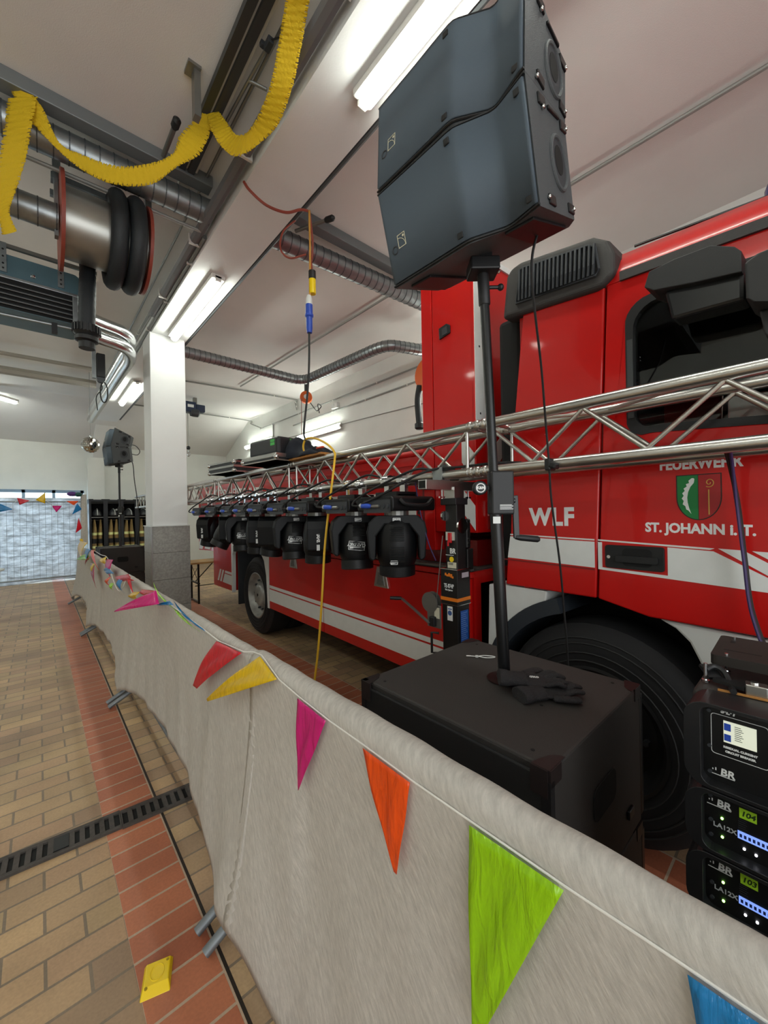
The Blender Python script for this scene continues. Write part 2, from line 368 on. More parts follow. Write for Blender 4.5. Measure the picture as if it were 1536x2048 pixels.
for nm, x0, x1, y, lb in (('cable_tray', -2.2, 1.2, 3.57, 'grey metal tray under the ceiling above the left spiral duct'), ('cable_tray', 1.74, 5.0, 3.38, 'grey metal tray under the ceiling right of the beam, above the duct')):
    tag(obj(nm, MB().b2(x0, x1, y-0.06, y+0.06, 4.5, 4.6), mat('grey_tray', '#7d8284', 0.5, metal=0.5), bevel=0.006), lb, 'tray')
def pipe(name, label, pts, r, m=M_pipe, cat='pipe', n=8, clips=0, path=True):
    P = smooth_path(pts, 5) if (path and len(pts) > 2) else [Vector(p) for p in pts]; o = P[0]
    t = thing(name, label, cat, o)
    obj('tube', MB().tube([p-o for p in P], r, n), m, t, smooth=True)
    if clips:
        for k in range(clips):
            u = (k+0.5)/clips; q = P[0].lerp(P[-1], u) if len(P) == 2 else P[int(u*(len(P)-1))]
            obj('clip', MB().box(q-o, (r*2.25, 0.022, r*2.25) if abs((P[-1]-P[0]).y) > abs((P[-1]-P[0]).x) else (0.022, r*2.25, r*2.25)), M_tray, t)
    return t
pipe('rail_pipe', 'thin grey pipe running under the left spiral duct', [(-2.2, 3.9, 4.3), (1.2, 3.84, 4.3)], 0.015)
pipe('conduit', 'long clipped conduit along the right ceiling, towards the far wall', [(3.69, -0.5, 4.565), (3.64, 1.5, 4.565), (3.54, 8.8, 4.565)], 0.016, clips=9, path=False)
pipe('conduit', 'dark conduit along the right edge of the white beam', [(1.76, -1.5, 4.27), (1.76, 12.6, 4.27)], 0.02, mat('dark_conduit', '#55585a', 0.5, metal=0.4), path=False)
pipe('water_pipe', 'thick grey pipe along the left face of the white beam', [(1.2, -1.5, 4.33), (1.2, 5.9, 4.33)], 0.045, mat('pipe_dark', '#77777a', 0.5, metal=0.4), clips=6, path=False)
pipe('conduit', 'clipped conduit running below the thick pipe towards the column', [(1.235, 2.6, 4.47), (1.235, 12.4, 4.47)], 0.018, M_steel, clips=10, path=False)
pipe('conduit', 'thin conduit along the top of the left beam face', [(1.15, 1.8, 4.57), (1.15, 12.0, 4.57)], 0.012, M_steel, path=False)
pipe('conduit', 'upper bundled conduit beside the far stainless pipes', [(1.245, 3.9, 4.30), (1.245, 12.7, 4.30)], 0.022, M_steel, clips=9, path=False)
pipe('conduit', 'clipped conduit crossing the far right ceiling, nearer of two', [(1.8, 9.25, 4.57), (4.9, 9.0, 4.57), (5.03, 9.0, 4.5), (5.05, 8.95, 4.3)], 0.018, clips=5)
pipe('conduit', 'clipped conduit crossing the far right ceiling at the start of the slope', [(1.8, 11.9, 4.55), (4.8, 11.75, 4.54), (4.98, 11.65, 4.42), (5.04, 11.0, 4.18)], 0.018, clips=5)
pipe('conduit', 'long conduit along the top of the right wall', [(5.08, 11.2, 4.2), (5.08, 2.0, 4.2)], 0.016, clips=6, path=False)
pipe('conduit', 'second conduit along the right wall, under the orange reel', [(5.08, 9.2, 3.95), (5.08, 2.0, 3.95)], 0.016, clips=6, path=False)
pipe('conduit', 'thin wire joining the right wall lamps', [(5.08, 11.0, 3.72), (5.08, 2.0, 3.45)], 0.008, path=False)
pipe('conduit', 'vertical wall conduit dropping behind the flight case', [(5.08, 10.35, 4.2), (5.08, 10.35, 2.6)], 0.016, clips=2, path=False)
for k, (z, y) in enumerate(((4.42, 10.1), (4.46, 9.2))):
    pipe('heating_pipe', ('thick' if k == 0 else 'thin') + ' grey pipe crossing the far left ceiling below the slope', [(-3, y+0.1, z), (1.0, y, z)], (0.08, 0.035)[k], mat('painted_pipe', '#9a958c', 0.5), path=False)
M_inox = mat('stainless_duct', '#c4c6c6', 0.22, metal=1.0, noise=0.08, nscale=6)
for k, (dz, nm) in enumerate(((0.0, 'upper'), (-0.17, 'lower'))):
    pipe('flue_pipe', nm + ' of two bright stainless flue pipes curving from the heater along the beam', [(0.36, 5.45, 3.90+dz), (0.62, 5.6, 3.91+dz), (0.86, 5.75, 3.92+dz), (0.98, 6.15, 3.94+dz), (1.0, 7.0, 3.98+dz), (1.0, 9.0, 4.02+dz), (1.0, 11.2, 4.06+dz)], 0.075, M_inox, n=16)
# garage door track, bracket and black-tipped rods
t = thing('door_track', 'dark twin garage door track under the ceiling beside the white board', 'track', (0.985, 0, 4.55))
for x in (-0.035, 0.035): obj('rail', MB().b2(x-0.025, x+0.025, -3.2, 3.62, -0.03, 0.02), mat('track_steel', '#4c5052', 0.45, metal=0.7), t)
t = thing('ceiling_bracket', 'grey perforated steel bracket hanging by the garage door track', 'bracket', (0.84, 2.74, 4.6))
obj('angle_plate', MB().b2(-0.06, 0.02, -0.05, 0.05, -0.02, 0.0), M_steel, t); obj('strut', MB().b2(-0.02, 0.02, -0.03, 0.03, -0.32, -0.02), M_steel, t)
for lb, p, d in (('black-tipped grey rod standing off the left duct tray', (0.80, 3.45, 4.5), (0, -0.36, -0.02)), ('black-tipped grey rod by the orange cable, right of the beam', (1.95, 3.42, 4.42), (0.16, -0.34, 0.0))):
    t = thing('tensioner_rod', lb, 'rod', p); d = Vector(d)
    obj('rod', MB().cyl((0, 0, 0), d, 0.017, 10), M_steel, t); obj('rubber_tip', MB().tube([d*0.9, d*0.95, d*1.12, d*1.17], [0.02, 0.028, 0.028, 0.012], 12), M_blk, t, smooth=True)
t = thing('gate_sensor', 'small door sensor on an arm with looping black wire by the beam', 'sensor', (1.1, 2.45, 4.5))
obj('arm', MB().tube([(0, 0.5, 0.06), (0, 0.1, 0.03), (0, -0.2, 0.0)], 0.012, 8), M_steel, t); obj('cross_arm', MB().cyl((0, 0.05, 0.02), (0.1, 0.0, -0.01), 0.011, 8), M_steel, t)
obj('sensor_head', MB().box((0, -0.24, 0), (0.035, 0.07, 0.04)).box((-0.02, -0.2, 0.02), (0.03, 0.03, 0.03)), M_grey, t, bevel=0.004)
obj('wire', MB().tube(smooth_path([(0, -0.27, 0), (0.05, -0.33, -0.02), (0.1, -0.2, -0.08), (0.12, 0.05, -0.16), (0.12, 0.15, -0.18)]), 0.005, 6), M_cable, t)
# ------------------------------------------------------------ exhaust hose reel, heater, hoist
M_hose = mat('black_hose', '#1b2024', 0.6, bump=0.2, bscale=80)
M_rust = mat('rusty_red_flange', '#8a3a2c', 0.5, noise=0.2, nscale=10)
M_ss = mat('drum_sheet_metal', '#b0b0aa', 0.35, metal=0.9, noise=0.08, nscale=5)
t = thing('exhaust_hose_reel', 'exhaust hose reel with metal drum and black coiled hose under the left duct', 'hose reel', (0.47, 4.0, 4.0))
obj('drum', MB().cyl((-0.27, 0, 0), (0.28, 0, 0), 0.26, 40), M_ss, t, smooth=True)
for x, r in ((-0.28, 0.36), (0.29, 0.35)): obj('flange', MB().lathe([(0.255, -0.012), (r, -0.012), (r, 0.012), (0.255, 0.012)], (x, 0, 0), (1, 0, 0), 40), M_rust, t, smooth=True, label='rusty red flange')
for x, r in ((0.07, 0.325), (0.2, 0.325)):
    c = MB(); c.tube([(x, r*math.cos(u), r*math.sin(u)) for u in [2*PI*k/48 for k in range(48)]], 0.062, 14, closed=True); h = obj('hose_coil', c, M_hose, t, smooth=True)
P = smooth_path([(-0.02, 0.30, 0.12), (-0.08, 0.33, -0.05), (-0.1, 0.2, -0.3), (-0.12, 0.03, -0.55), (-0.13, 0.0, -0.80)], 8); P2 = []; R2 = []
for i, p in enumerate(P): P2.append(p); R2.append(0.057 + (0.004 if i % 2 else 0))
obj('hanging_hose', MB().tube(P2, R2, 16), M_hose, t, smooth=True)
nz = obj('nozzle', MB().lathe([(0.06, 0), (0.09, -0.01), (0.09, -0.07), (0.072, -0.09), (0.08, -0.1), (0.08, -0.13), (0.055, -0.14), (0.055, -0.19)], (-0.13, 0, -0.78), (0, 0, 1), 22), M_blk, t, smooth=True)
rb = MB()
for k in range(22):
    a = 2*PI*k/22; rb.box((-0.13+0.092*math.cos(a), 0.092*math.sin(a), -0.82), (0.012, 0.012, 0.06), Matrix.Rotation(a, 3, 'Z'))
obj('grip_ribs', rb, M_blk, nz)
for x in (-0.31, 0.33):
    b = MB(); b.prism([(-0.05, 0.36), (0.05, 0.36), (0.03, -0.14), (-0.03, -0.14)], x-0.012, x+0.012, YZ); obj('hanger_plate', b, M_galv, t)
obj('top_frame', MB().b2(-0.34, 0.36, -0.04, 0.04, 0.30, 0.345).b2(-0.34, 0.36, 0.18, 0.22, 0.30, 0.345), M_galv, t)
obj('ceiling_hanger', MB().b2(-0.33, -0.28, -0.03, 0.03, 0.34, 0.6), M_galv, t); obj('ceiling_hanger', MB().b2(0.3, 0.35, -0.03, 0.03, 0.34, 0.6), M_galv, t)
# air heater
M_heat = mat('heater_blue_grey', '#4a6670', 0.45, noise=0.06, nscale=10)
t = thing('air_heater', 'blue-grey hanging air heater with chrome louvres at the left photo edge', 'heater', (-0.12, 4.62, 3.66), (0.0, 0, 0))
hb = MB(); hb.plate([rrect(-0.47, 0.47, -0.215, 0.25, 0.05)], 0.0, 0.42, XZ); obj('housing', hb, M_heat, t, bevel=0.012)
obj('louvre_recess', MB().b2(-0.42, 0.42, -0.006, 0.001, -0.21, 0.03), M_dark, t)
for k in range(5): obj('louvre', MB().box((0, -0.012, -0.175+0.042*k), (0.82, 0.05, 0.006), Matrix.Rotation(0.6, 3, 'X')), mat('louvre_grey', '#7f878c', 0.3, metal=0.5), t)
obj('louvre_frame', MB().b2(-0.45, -0.41, -0.03, 0, -0.22, 0.04).b2(0.41, 0.45, -0.03, 0, -0.22, 0.04).b2(-0.45, 0.45, -0.035, 0, 0.03, 0.055), M_galv, t, bevel=0.004)
for x in (-0.05, 0.33):
    st = MB(); st.b2(x-0.022, x+0.022, -0.012, 0.0, 0.09, 0.34); obj('perforated_strap', st, M_galv, t)
    hl = MB()
    for z in (0.12, 0.16, 0.22, 0.28): hl.cyl((x, -0.0135, z), (x, -0.011, z), 0.008, 8)
    obj('strap_hole', hl, M_dark, t)
obj('hanging_bar', MB().beam((-1.0, 0.02, 0.33), (0.6, 0.02, 0.33), 0.03, 0.03), M_steel, t)
for x in (-0.7, 0.55): obj('hanging_rod', MB().cyl((x, 0.02, 0.33), (x, 0.02, 0.94), 0.01, 8), M_steel, t)
obj('drain_pipe', MB().tube([(-0.45, 0.05, -0.25), (-0.1, 0.03, -0.26), (0.44, 0.02, -0.25)], 0.013, 8), M_galv, t)
obj('actuator', MB().b2(0.26, 0.3, 0.0, 0.05, -0.33, -0.24), M_blk, t)
obj('bolt', MB().lathe([(0.02, 0), (0.02, -0.006), (0.012, -0.016), (0.002, -0.018)], (0.14, 0, 0.12), (0, 1, 0), 12), M_chr, t)
# vent flap box under the pipes
t = thing('gate_motor', 'small black motor box with a looped black wire by the stainless pipes', 'motor', (0.655, 6.1, 3.62))
obj('housing', MB().b2(-0.045, 0.045, -0.04, 0.06, -0.2, 0.1), M_blk, t, bevel=0.008); obj('holder', MB().b2(-0.09, -0.05, -0.03, 0.03, -0.22, 0.98), M_galv, t)
obj('pulley', MB().lathe([(0.045, -0.03), (0.045, 0.03)], (0.0, 0, -0.22), (0, 1, 0), 18), M_grey, t)
lp = [(0.03*math.cos(u)*1.3 + 0.03, 0.0, -0.38 + 0.13*math.sin(u)) for u in [2*PI*k/20 for k in range(20)]]
obj('wire_loop', MB().tube(lp, 0.008, 6, closed=True).tube(smooth_path([(0, 0, -0.24), (0.01, 0, -0.34), (-0.05, 0, -0.45), (-0.04, 0, -0.62)]), 0.006, 6), M_cable, t)
# electric hoist right of the column
M_hb = mat('hoist_blue', '#22304a', 0.4)
t = thing('electric_hoist', 'small dark blue electric hoist with a hook on a wire, right of the column', 'hoist', (3.05, 10.5, 4.33))
obj('motor_body', MB().b2(-0.26, 0.0, -0.12, 0.12, -0.12, 0.14).b2(0.0, 0.22, -0.1, 0.1, -0.08, 0.1), M_hb, t, bevel=0.02)
obj('drum_cover', MB().lathe([(0.09, -0.12), (0.1, -0.05), (0.1, 0.05), (0.06, 0.09)], (0.0, -0.06, -0.12), (1, 0, 0), 18), M_grey, t, smooth=True)
obj('rating_plate', MB().box((-0.13, -0.122, 0.03), (0.14, 0.004, 0.07)), M_white, t); obj('mount', MB().b2(-0.04, 0.04, -0.04, 0.04, 0.1, 0.27), M_steel, t)
obj('wire', MB().cyl((-0.17, 0, -0.1), (-0.17, 0, -1.0), 0.008, 6), M_steel, t)
obj('hook', MB().tube(smooth_path([(-0.17, 0, -0.98), (-0.17, 0, -1.08), (-0.13, 0, -1.14), (-0.17, 0, -1.2), (-0.2, 0, -1.15)]), [0.02]*24+[0.012], 8), M_chr, t)
obj('hook_block', MB().sphere((-0.17, 0, -1.0), 0.05, 12, 8), M_blk, t, smooth=True)
# orange spring balancer in the right bay
t = thing('cable_balancer', 'round orange spring balancer hanging from the right bay ceiling', 'balancer', (4.5, 7.56, 4.2))
obj('disc_housing', MB().lathe([(0.06, -0.06), (0.13, -0.05), (0.135, 0.03), (0.05, 0.05)], (0, 0, 0), (0.5, 0.85, 0), 26), M_org, t, smooth=True)
obj('hub', MB().lathe([(0.05, 0), (0.05, 0.02), (0.03, 0.03)], (-0.03, -0.05, 0), (-0.5, -0.85, 0), 16), M_white, t)
obj('hanger', MB().b2(-0.025, 0.025, -0.025, 0.025, 0.1, 0.4), M_blk, t)
obj('cord', MB().tube(smooth_path([(-0.1, 0, -0.06), (-0.12, 0, -0.2), (-0.13, 0, -1.75)]), 0.008, 6), mat('pinkish_cord', '#8a5a50', 0.6), t)
obj('air_hose', MB().tube(smooth_path([(0.06, 0, -0.05), (0.2, 0, -0.2), (0.34, 0.1, -0.22), (0.45, 0.1, -0.1), (0.36, 0.1, -0.07), (0.4, 0.1, -0.26)]), 0.011, 6), M_cable, t)
for x in (0.24, 0.36): tag(obj('wall_socket', MB().b2(5.02, 5.1, 7.5-x, 7.6-x, 3.98, 4.1), M_white, bevel=0.01), 'pale wall socket, ' + ('left' if x < .3 else 'right') + ' of two beneath the black air hose', 'socket', 'wall sockets under the conduit')
t = thing('exhaust_reel', 'orange wall reel with black hose, mostly behind the tall red locker box', 'hose reel', (4.62, 4.05, 3.78))
obj('reel_disc', MB().lathe([(0.1, -0.05), (0.27, -0.04), (0.27, 0.04), (0.1, 0.05)], (0, 0, 0), (1, 0.1, 0), 28), M_org, t, smooth=True); obj('hose', MB().tube(smooth_path([(-0.05, 0.18, -0.15), (-0.08, 0.2, -0.4), (-0.07, 0.18, -0.78)]), 0.05, 12), M_hose, t, smooth=True)
obj('hose_end', MB().lathe([(0.05, 0.05), (0.075, 0.03), (0.075, -0.04), (0.05, -0.06)], (-0.07, 0.18, -0.78), (0, 0, 1), 16), M_blk, t); obj('wall_arm', MB().b2(0.0, 0.46, -0.03, 0.03, -0.03, 0.03), M_steel, t)

# ------------------------------------------------------------ yellow crepe streamers
def crepe_mat():
    m = bpy.data.materials.new('yellow_crepe_paper'); m.use_nodes = True; nt = m.node_tree; b = nt.nodes['Principled BSDF']
    b.inputs['Base Color'].default_value = lin('#e8c61e'); b.inputs['Roughness'].default_value = 0.75
    tr = nt.nodes.new('ShaderNodeBsdfTranslucent'); tr.inputs[0].default_value = lin('#e8c61e'); mx = nt.nodes.new('ShaderNodeMixShader'); mx.inputs[0].default_value = 0.3
    nt.links.new(b.outputs[0], mx.inputs[1]); nt.links.new(tr.outputs[0], mx.inputs[2]); nt.links.new(mx.outputs[0], nt.nodes['Material Output'].inputs[0])
    tc = nt.nodes.new('ShaderNodeTexCoord'); n = nt.nodes.new('ShaderNodeTexNoise'); n.inputs['Scale'].default_value = 70; nt.links.new(tc.outputs['Object'], n.inputs['Vector'])
    bp = nt.nodes.new('ShaderNodeBump'); bp.inputs['Strength'].default_value = 0.6; bp.inputs['Distance'].default_value = 0.01; nt.links.new(n.outputs[0], bp.inputs['Height']); nt.links.new(bp.outputs[0], b.inputs['Normal'])
    return m
M_crepe = crepe_mat()
def streamer(label, pts, group='yellow crepe streamers'):
    """pts: (point, width vector); the band is ruffled and its two edges are cut into short fringes"""
    C = smooth_path([p for p, w in pts], 56); Wv = smooth_path([w for p, w in pts], 56); m = MB(); L = len(C)
    rng = random.Random(len(label)); rows = [-1.0, -0.80, -0.25, 0.25, 0.80, 1.0]; vs = []
    for i in range(L):
        d = (C[min(i+1, L-1)] - C[max(i-1, 0)]).normalized(); nrm = d.cross(Wv[i]).normalized() if d.cross(Wv[i]).length > 1e-6 else Vector((0, 1, 0))
        for j, r in enumerate(rows):
            p = C[i] + Wv[i]*r*0.5 + nrm*0.0016*math.sin(i*0.55+j*1.1)
            if j in (0, 5): p += Wv[i]*0.5*r*(0.10*rng.random()) + nrm*0.012*(rng.random()-0.5) + d*0.003*(rng.random()-.5)
            vs.append(p)
    fs = []
    for i in range(L-1):
        for j in range(5):
            if j in (0, 4) and i % 7 == 6: continue
            fs.append((i*6+j, i*6+j+1, (i+1)*6+j+1, (i+1)*6+j))
    m.add(vs, fs); o = C[0].copy(); m.v = [p-o for p in m.v]
    q = obj('crepe_streamer', m, M_crepe, smooth=True, weld=False); q.location = o
    so = q.modifiers.new('paper', 'SOLIDIFY'); so.thickness = 0.0012
    return tag(q, label, 'streamer', group)
V = Vector
streamer('yellow crepe streamer hanging straight down from the duct at the left photo edge', [(V((-0.022, 3.529, 4.46)), V((.14, -.12, .01))), (V((-0.05, 3.553, 4.243)), V((.13, -.11, .02))), (V((-0.085, 3.585, 4.01)), V((.13, -.11, .03))), (V((-0.123, 3.619, 3.777)), V((.09, -.08, .04))), (V((-0.124, 3.62, 3.677)), V((.05, -.05, .03))), (V((-0.098, 3.60, 3.557)), V((.07, -.06, .02)))])
streamer('yellow crepe streamer swagged in a loop from the left duct to the door track', [(V((-0.03, 3.528, 4.50)), V((.12, -.1, -.06))), (V((0.04, 3.503, 4.375)), V((.09, -.08, .02))), (V((0.152, 3.454, 4.195)), V((.02, -.02, .03))), (V((0.28, 3.367, 4.091)), V((.0, -.03, .08))), (V((0.449, 3.243, 4.018)), V((.01, -.04, .1))), (V((0.635, 3.104, 4.038)), V((-.01, -.04, .11))), (V((0.772, 3.009, 4.151)), V((-.03, .0, .07))), (V((0.86, 2.95, 4.28)), V((-.1, .08, .12))), (V((0.97, 2.88, 4.50)), V((-.07, .06, .03)))])
streamer('yellow crepe streamer rising from the track towards the top of the photo', [(V((0.985, 2.871, 4.52)), V((.06, -.05, .03))), (V((1.007, 2.786, 4.364)), V((.09, -.06, .05))), (V((1.034, 2.695, 4.221)), V((.07, -.05, .09))), (V((1.062, 2.536, 4.10)), V((.03, -.04, .13))), (V((1.107, 2.295, 4.079)), V((-.08, .05, .06))), (V((1.108, 2.093, 4.133)), V((-.09, .065, .035))), (V((1.1, 1.966, 4.249)), V((-.095, .065, .02))), (V((1.077, 1.853, 4.317)), V((-.095, .065, .01))), (V((1.041, 1.70, 4.40)), V((-.095, .065, 0.0))), (V((1.02, 1.6, 4.5)), V((-.095, .065, 0.0)))])

# ------------------------------------------------------------ cords from the beam
M_rcord = mat('red_brown_cord', '#8a3b2c', 0.5)
def cord(name, label, pts, r, m, cat='cable', group=None):
    P = smooth_path(pts, 7); o = P[0].copy(); q = obj(name, MB().tube([p-o for p in P], r, 8), m, smooth=True); q.location = o
    return tag(q, label, cat, group)
cord('electric_cable', 'red-brown cord sagging under the white beam from edge to edge', [(1.262, 3.0, 4.26), (1.30, 2.97, 4.19), (1.42, 2.94, 4.12), (1.58, 2.92, 4.13), (1.70, 2.90, 4.2), (1.765, 2.885, 4.215)], 0.011, M_rcord)
cord('electric_cable', 'red cord looping beside the hanging yellow cord to the yellow connector', [(1.79, 2.90, 4.24), (1.83, 2.92, 4.0), (1.83, 2.94, 3.86), (1.80, 2.9, 3.80), (1.80, 2.89, 3.72)], 0.009, M_rcord)
cord('electric_cable', 'slack red cord hanging in front of the right duct', [(1.77, 3.1, 4.26), (1.66, 3.13, 4.12), (1.63, 3.12, 3.95), (1.68, 3.05, 3.86), (1.77, 2.93, 3.87)], 0.008, M_rcord)
t = thing('hanging_power_cord', 'yellow then black cord hanging from the beam, with yellow and blue plugs', 'cable', (1.785, 2.893, 4.23))
obj('yellow_cord', MB().tube([(0, 0, 0), (0.002, 0, -0.3), (-0.005, 0.005, -0.72)], 0.009, 8), mat('ochre_cord', '#c08a38', 0.5), t, label='ochre yellow cord')
obj('yellow_connector', MB().lathe([(0.014, 0.0), (0.022, -0.01), (0.03, -0.05), (0.03, -0.17), (0.026, -0.175)], (0.018, 0, -0.53), (0, 0, 1), 16), M_fy, t, smooth=True)
obj('black_gland', MB().lathe([(0.012, 0.03), (0.031, 0.02), (0.032, -0.04), (0.03, -0.05)], (0.018, 0, -0.53), (0, 0, 1), 16), M_blk, t, smooth=True)
obj('white_gland', MB().lathe([(0.016, 0.0), (0.026, -0.03), (0.028, -0.09)], (-0.01, 0.012, -0.72), (0, 0, 1), 16), M_white, t, smooth=True)
obj('blue_plug', MB().lathe([(0.03, 0), (0.031, -0.08), (0.036, -0.085), (0.036, -0.1), (0.027, -0.11), (0.027, -0.2), (0.022, -0.24)], (-0.01, 0.014, -0.80), (0, 0, 1), 18), M_blu, t, smooth=True)
obj('black_cord', MB().tube(smooth_path([(-0.012, 0.015, -1.02), (-0.018, 0.018, -1.3), (-0.03, 0.03, -1.55), (-0.06, 0.05, -1.87), (-0.05, 0.04, -1.96)]), 0.009, 8), M_cable, t)
cord('extension_cord', 'yellow cord tied over the truss and hanging down in front of the truck', [(1.79, 2.95, 2.10), (1.74, 2.98, 2.2), (1.735, 2.935, 2.28), (1.74, 2.8, 2.27), (1.735, 2.62, 2.2), (1.725, 2.50, 2.12), (1.70, 2.46, 2.04), (1.66, 2.47, 1.75), (1.62, 2.49, 1.40), (1.60, 2.52, 0.95), (1.585, 2.58, 0.5), (1.57, 2.68, 0.12), (1.55, 2.85, 0.012), (1.5, 3.2, 0.01)], 0.0085, M_yel)
# ------------------------------------------------------------ fire truck (local x inwards, y towards the rear)
TR = thing('fire_truck', 'big red and white fire brigade truck with black mirrors, parked along the right side', 'truck', (2.027, 0, 0), (0, 0, -math.radians(2.52)))
def TX(u0, z0, off, slope=0.0):      # lettering on the side that faces the hall
    return lambda a, b, h: Vector((-off - h, u0 - a, z0 + b + slope * a))
def side(mb_loops, x0, x1): return MB().plate(mb_loops, x0, x1, YZ)
ztop = lambda u: 2.664 + 0.072*u
gap = lambda z: 0.75 - (z-1.21)*0.043
WIN = [(0.60, 2.07), (0.60, 2.47)] + arc(0.50, 2.49, 0.10, 10, 90, 5) + [(0.2, 2.585), (-0.45, 2.54), (-0.56, 2.45), (-0.60, 1.93), (-0.55, 1.90), (0.50, 1.985)] + arc(0.53, 2.05, 0.07, 280, 350, 4)
WINF = [(0.655, 2.07), (0.655, 2.60), (-0.56, 2.52), (-0.60, 1.93), (0.63, 1.985)]
rearp = [(1.263, 1.21), (1.25, 1.365), (1.227, 1.5), (1.198, 2.09), (1.15, 2.52), (1.125, ztop(1.125)), (gap(2.71)+0.005, ztop(.69)), (gap(1.21)+0.005, 1.207)]
doorp = [(gap(1.21)-0.005, 1.207), (gap(2.71)-0.005, ztop(.68)), (-0.95, ztop(-.95)), (-0.95, 1.115), (0.16, 1.153), (0.53, 1.158)]
for x0 in (0.0, 2.45):
    cs = obj('cab_side', side([rearp], x0, x0+0.05), M_red, TR, bevel=0.008, seg=3)
    dr = obj('door', side([doorp, WIN if x0 == 0.0 else WINF], x0, x0+0.05), M_red, TR, bevel=0.008, seg=3)
    if x0 == 0.0: door_o, cside_o = dr, cs
rf = MB()
for (u0, u1) in ((-0.95, 1.12),):
    prof = [(0.0, 0.0), (0.005, 0.05), (0.05, 0.12), (0.13, 0.19), (0.5, 0.25), (2.0, 0.25), (2.37, 0.19), (2.45, 0.12), (2.495, 0.05), (2.5, 0.0), (2.45, -0.02), (0.05, -0.02)]
    rf.plate([prof], u0, u1, lambda a, b, h: Vector((a, h, ztop(h) + b)))
obj('cab_roof', rf, M_red, TR, smooth=True)
obj('roof_gutter', MB().plate([[(-0.95, -0.005), (0.62, -0.005), (0.62, 0.036), (-0.95, 0.036)]], -0.014, 0.01, lambda a, b, h: Vector((h, a, ztop(a)+b))), M_blktex, TR)
obj('cab_rear_wall', MB().b2(0.03, 2.47, 1.13, 1.16, 1.2, 2.75), M_red, TR)
M_lin = mat('cab_lining', '#0c0d10', 0.8)
obj('cab_lining', MB().b2(0.055, 2.44, 1.118, 1.128, 1.26, 2.70), M_lin, TR); obj('roof_lining', MB().plate([[(-0.9, -0.05), (1.1, -0.05), (1.1, -0.03), (-0.9, -0.03)]], 0.055, 2.44, lambda a, b, h: Vector((h, a, ztop(a)+b))), M_lin, TR)
obj('door_lining', side([[(p[0], p[1]-(0.05 if p[1] > 2.5 else 0)) for p in doorp], WINF], 2.44, 2.448), M_lin, TR)
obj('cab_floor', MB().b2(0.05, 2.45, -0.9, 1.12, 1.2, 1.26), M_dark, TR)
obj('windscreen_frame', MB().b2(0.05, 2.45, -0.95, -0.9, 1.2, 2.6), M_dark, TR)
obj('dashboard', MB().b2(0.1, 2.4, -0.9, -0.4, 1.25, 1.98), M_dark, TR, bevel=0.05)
for x in (0.45, 1.95): 
    st = obj('seat', MB().b2(x-0.27, x+0.27, 0.25, 0.8, 1.26, 1.75).b2(x-0.25, x+0.25, 0.7, 0.88, 1.7, 2.3), mat('seat_fabric', '#181a1e', 0.8), TR, bevel=0.05)
tg = bpy.data.materials.new('tinted_cab_glass'); tg.use_nodes = True; nt = tg.node_tree; nt.nodes.remove(nt.nodes['Principled BSDF'])
t_ = nt.nodes.new('ShaderNodeBsdfTransparent'); t_.inputs[0].default_value = (0.82, 0.86, 0.86, 1); g_ = nt.nodes.new('ShaderNodeBsdfGlossy'); g_.inputs['Roughness'].default_value = 0.01
fr_ = nt.nodes.new('ShaderNodeFresnel'); fr_.inputs[0].default_value = 1.45; mx = nt.nodes.new('ShaderNodeMixShader'); nt.links.new(fr_.outputs[0], mx.inputs[0]); nt.links.new(t_.outputs[0], mx.inputs[1]); nt.links.new(g_.outputs[0], mx.inputs[2]); nt.links.new(mx.outputs[0], nt.nodes['Material Output'].inputs[0])
def inset(lp, d):
    c = (sum(p[0] for p in lp)/len(lp), sum(p[1] for p in lp)/len(lp))
    return [(p[0] + (d if p[0] < c[0] else -d), p[1] + (d if p[1] < c[1] else -d)) for p in lp]
obj('window_pane', side([inset(WIN, 0.003)], 0.022, 0.026), tg, door_o); obj('window_seal', side([inset(WIN, -0.004), inset(WIN, 0.028)], -0.004, 0.03), M_blk, door_o)
obj('window_pane', side([inset(WINF, 0.003)], 2.472, 2.476), tg, TR)
obj('window_guide', side([[(0.598, 2.06), (0.598, 2.42), (0.574, 2.42), (0.574, 2.06)]], -0.006, 0.0), mat('guide_grey', '#3c3f40', 0.5), door_o)
# door handle, stripes
hd = obj('door_handle', side([rrect(0.465, 0.705, 1.366, 1.474, 0.012)], -0.012, 0.0), M_blk, door_o, bevel=0.003)
obj('handle_recess', side([rrect(0.51, 0.63, 1.38, 1.462, 0.02)], -0.0135, -0.011), M_dark, door_o)
obj('handle_grip', side([rrect(0.485, 0.655, 1.398, 1.428, 0.008)], -0.03, -0.014), M_blk, door_o, bevel=0.006)
obj('lock', MB().cyl((-0.016, 0.688, 1.418), (-0.011, 0.688, 1.418), 0.008, 12), M_chr, door_o)
obj('reflective_stripe', side([[(0.757, 1.491), (1.228, 1.502), (1.228, 1.509), (0.757, 1.498)]], -0.0015, 0.0).plate([[(0.757, 1.485), (1.228, 1.495), (1.246, 1.37), (0.757, 1.357)]], -0.0015, 0, YZ), M_white, cside_o, label='white reflective stripe')
ds = side([[(0.741, 1.491), (0.741, 1.498), (0.296, 1.480), (0.31, 1.473)]], -0.0015, 0)
ds.plate([[(0.741, 1.485), (0.722, 1.484), (0.722, 1.363), (0.455, 1.352), (0.455, 1.475), (0.30, 1.468), (0.10, 1.355), (0.10, 1.322), (0.741, 1.352)]], -0.0015, 0, YZ)
ds.plate([[(0.285, 1.48), (0.21, 1.477), (0.0, 1.345), (0.0, 1.318), (0.08, 1.346)]], -0.0015, 0, YZ).plate([[(0.185, 1.476), (0.1, 1.473), (-0.1, 1.345), (-0.02, 1.345)]], -0.0015, 0, YZ)
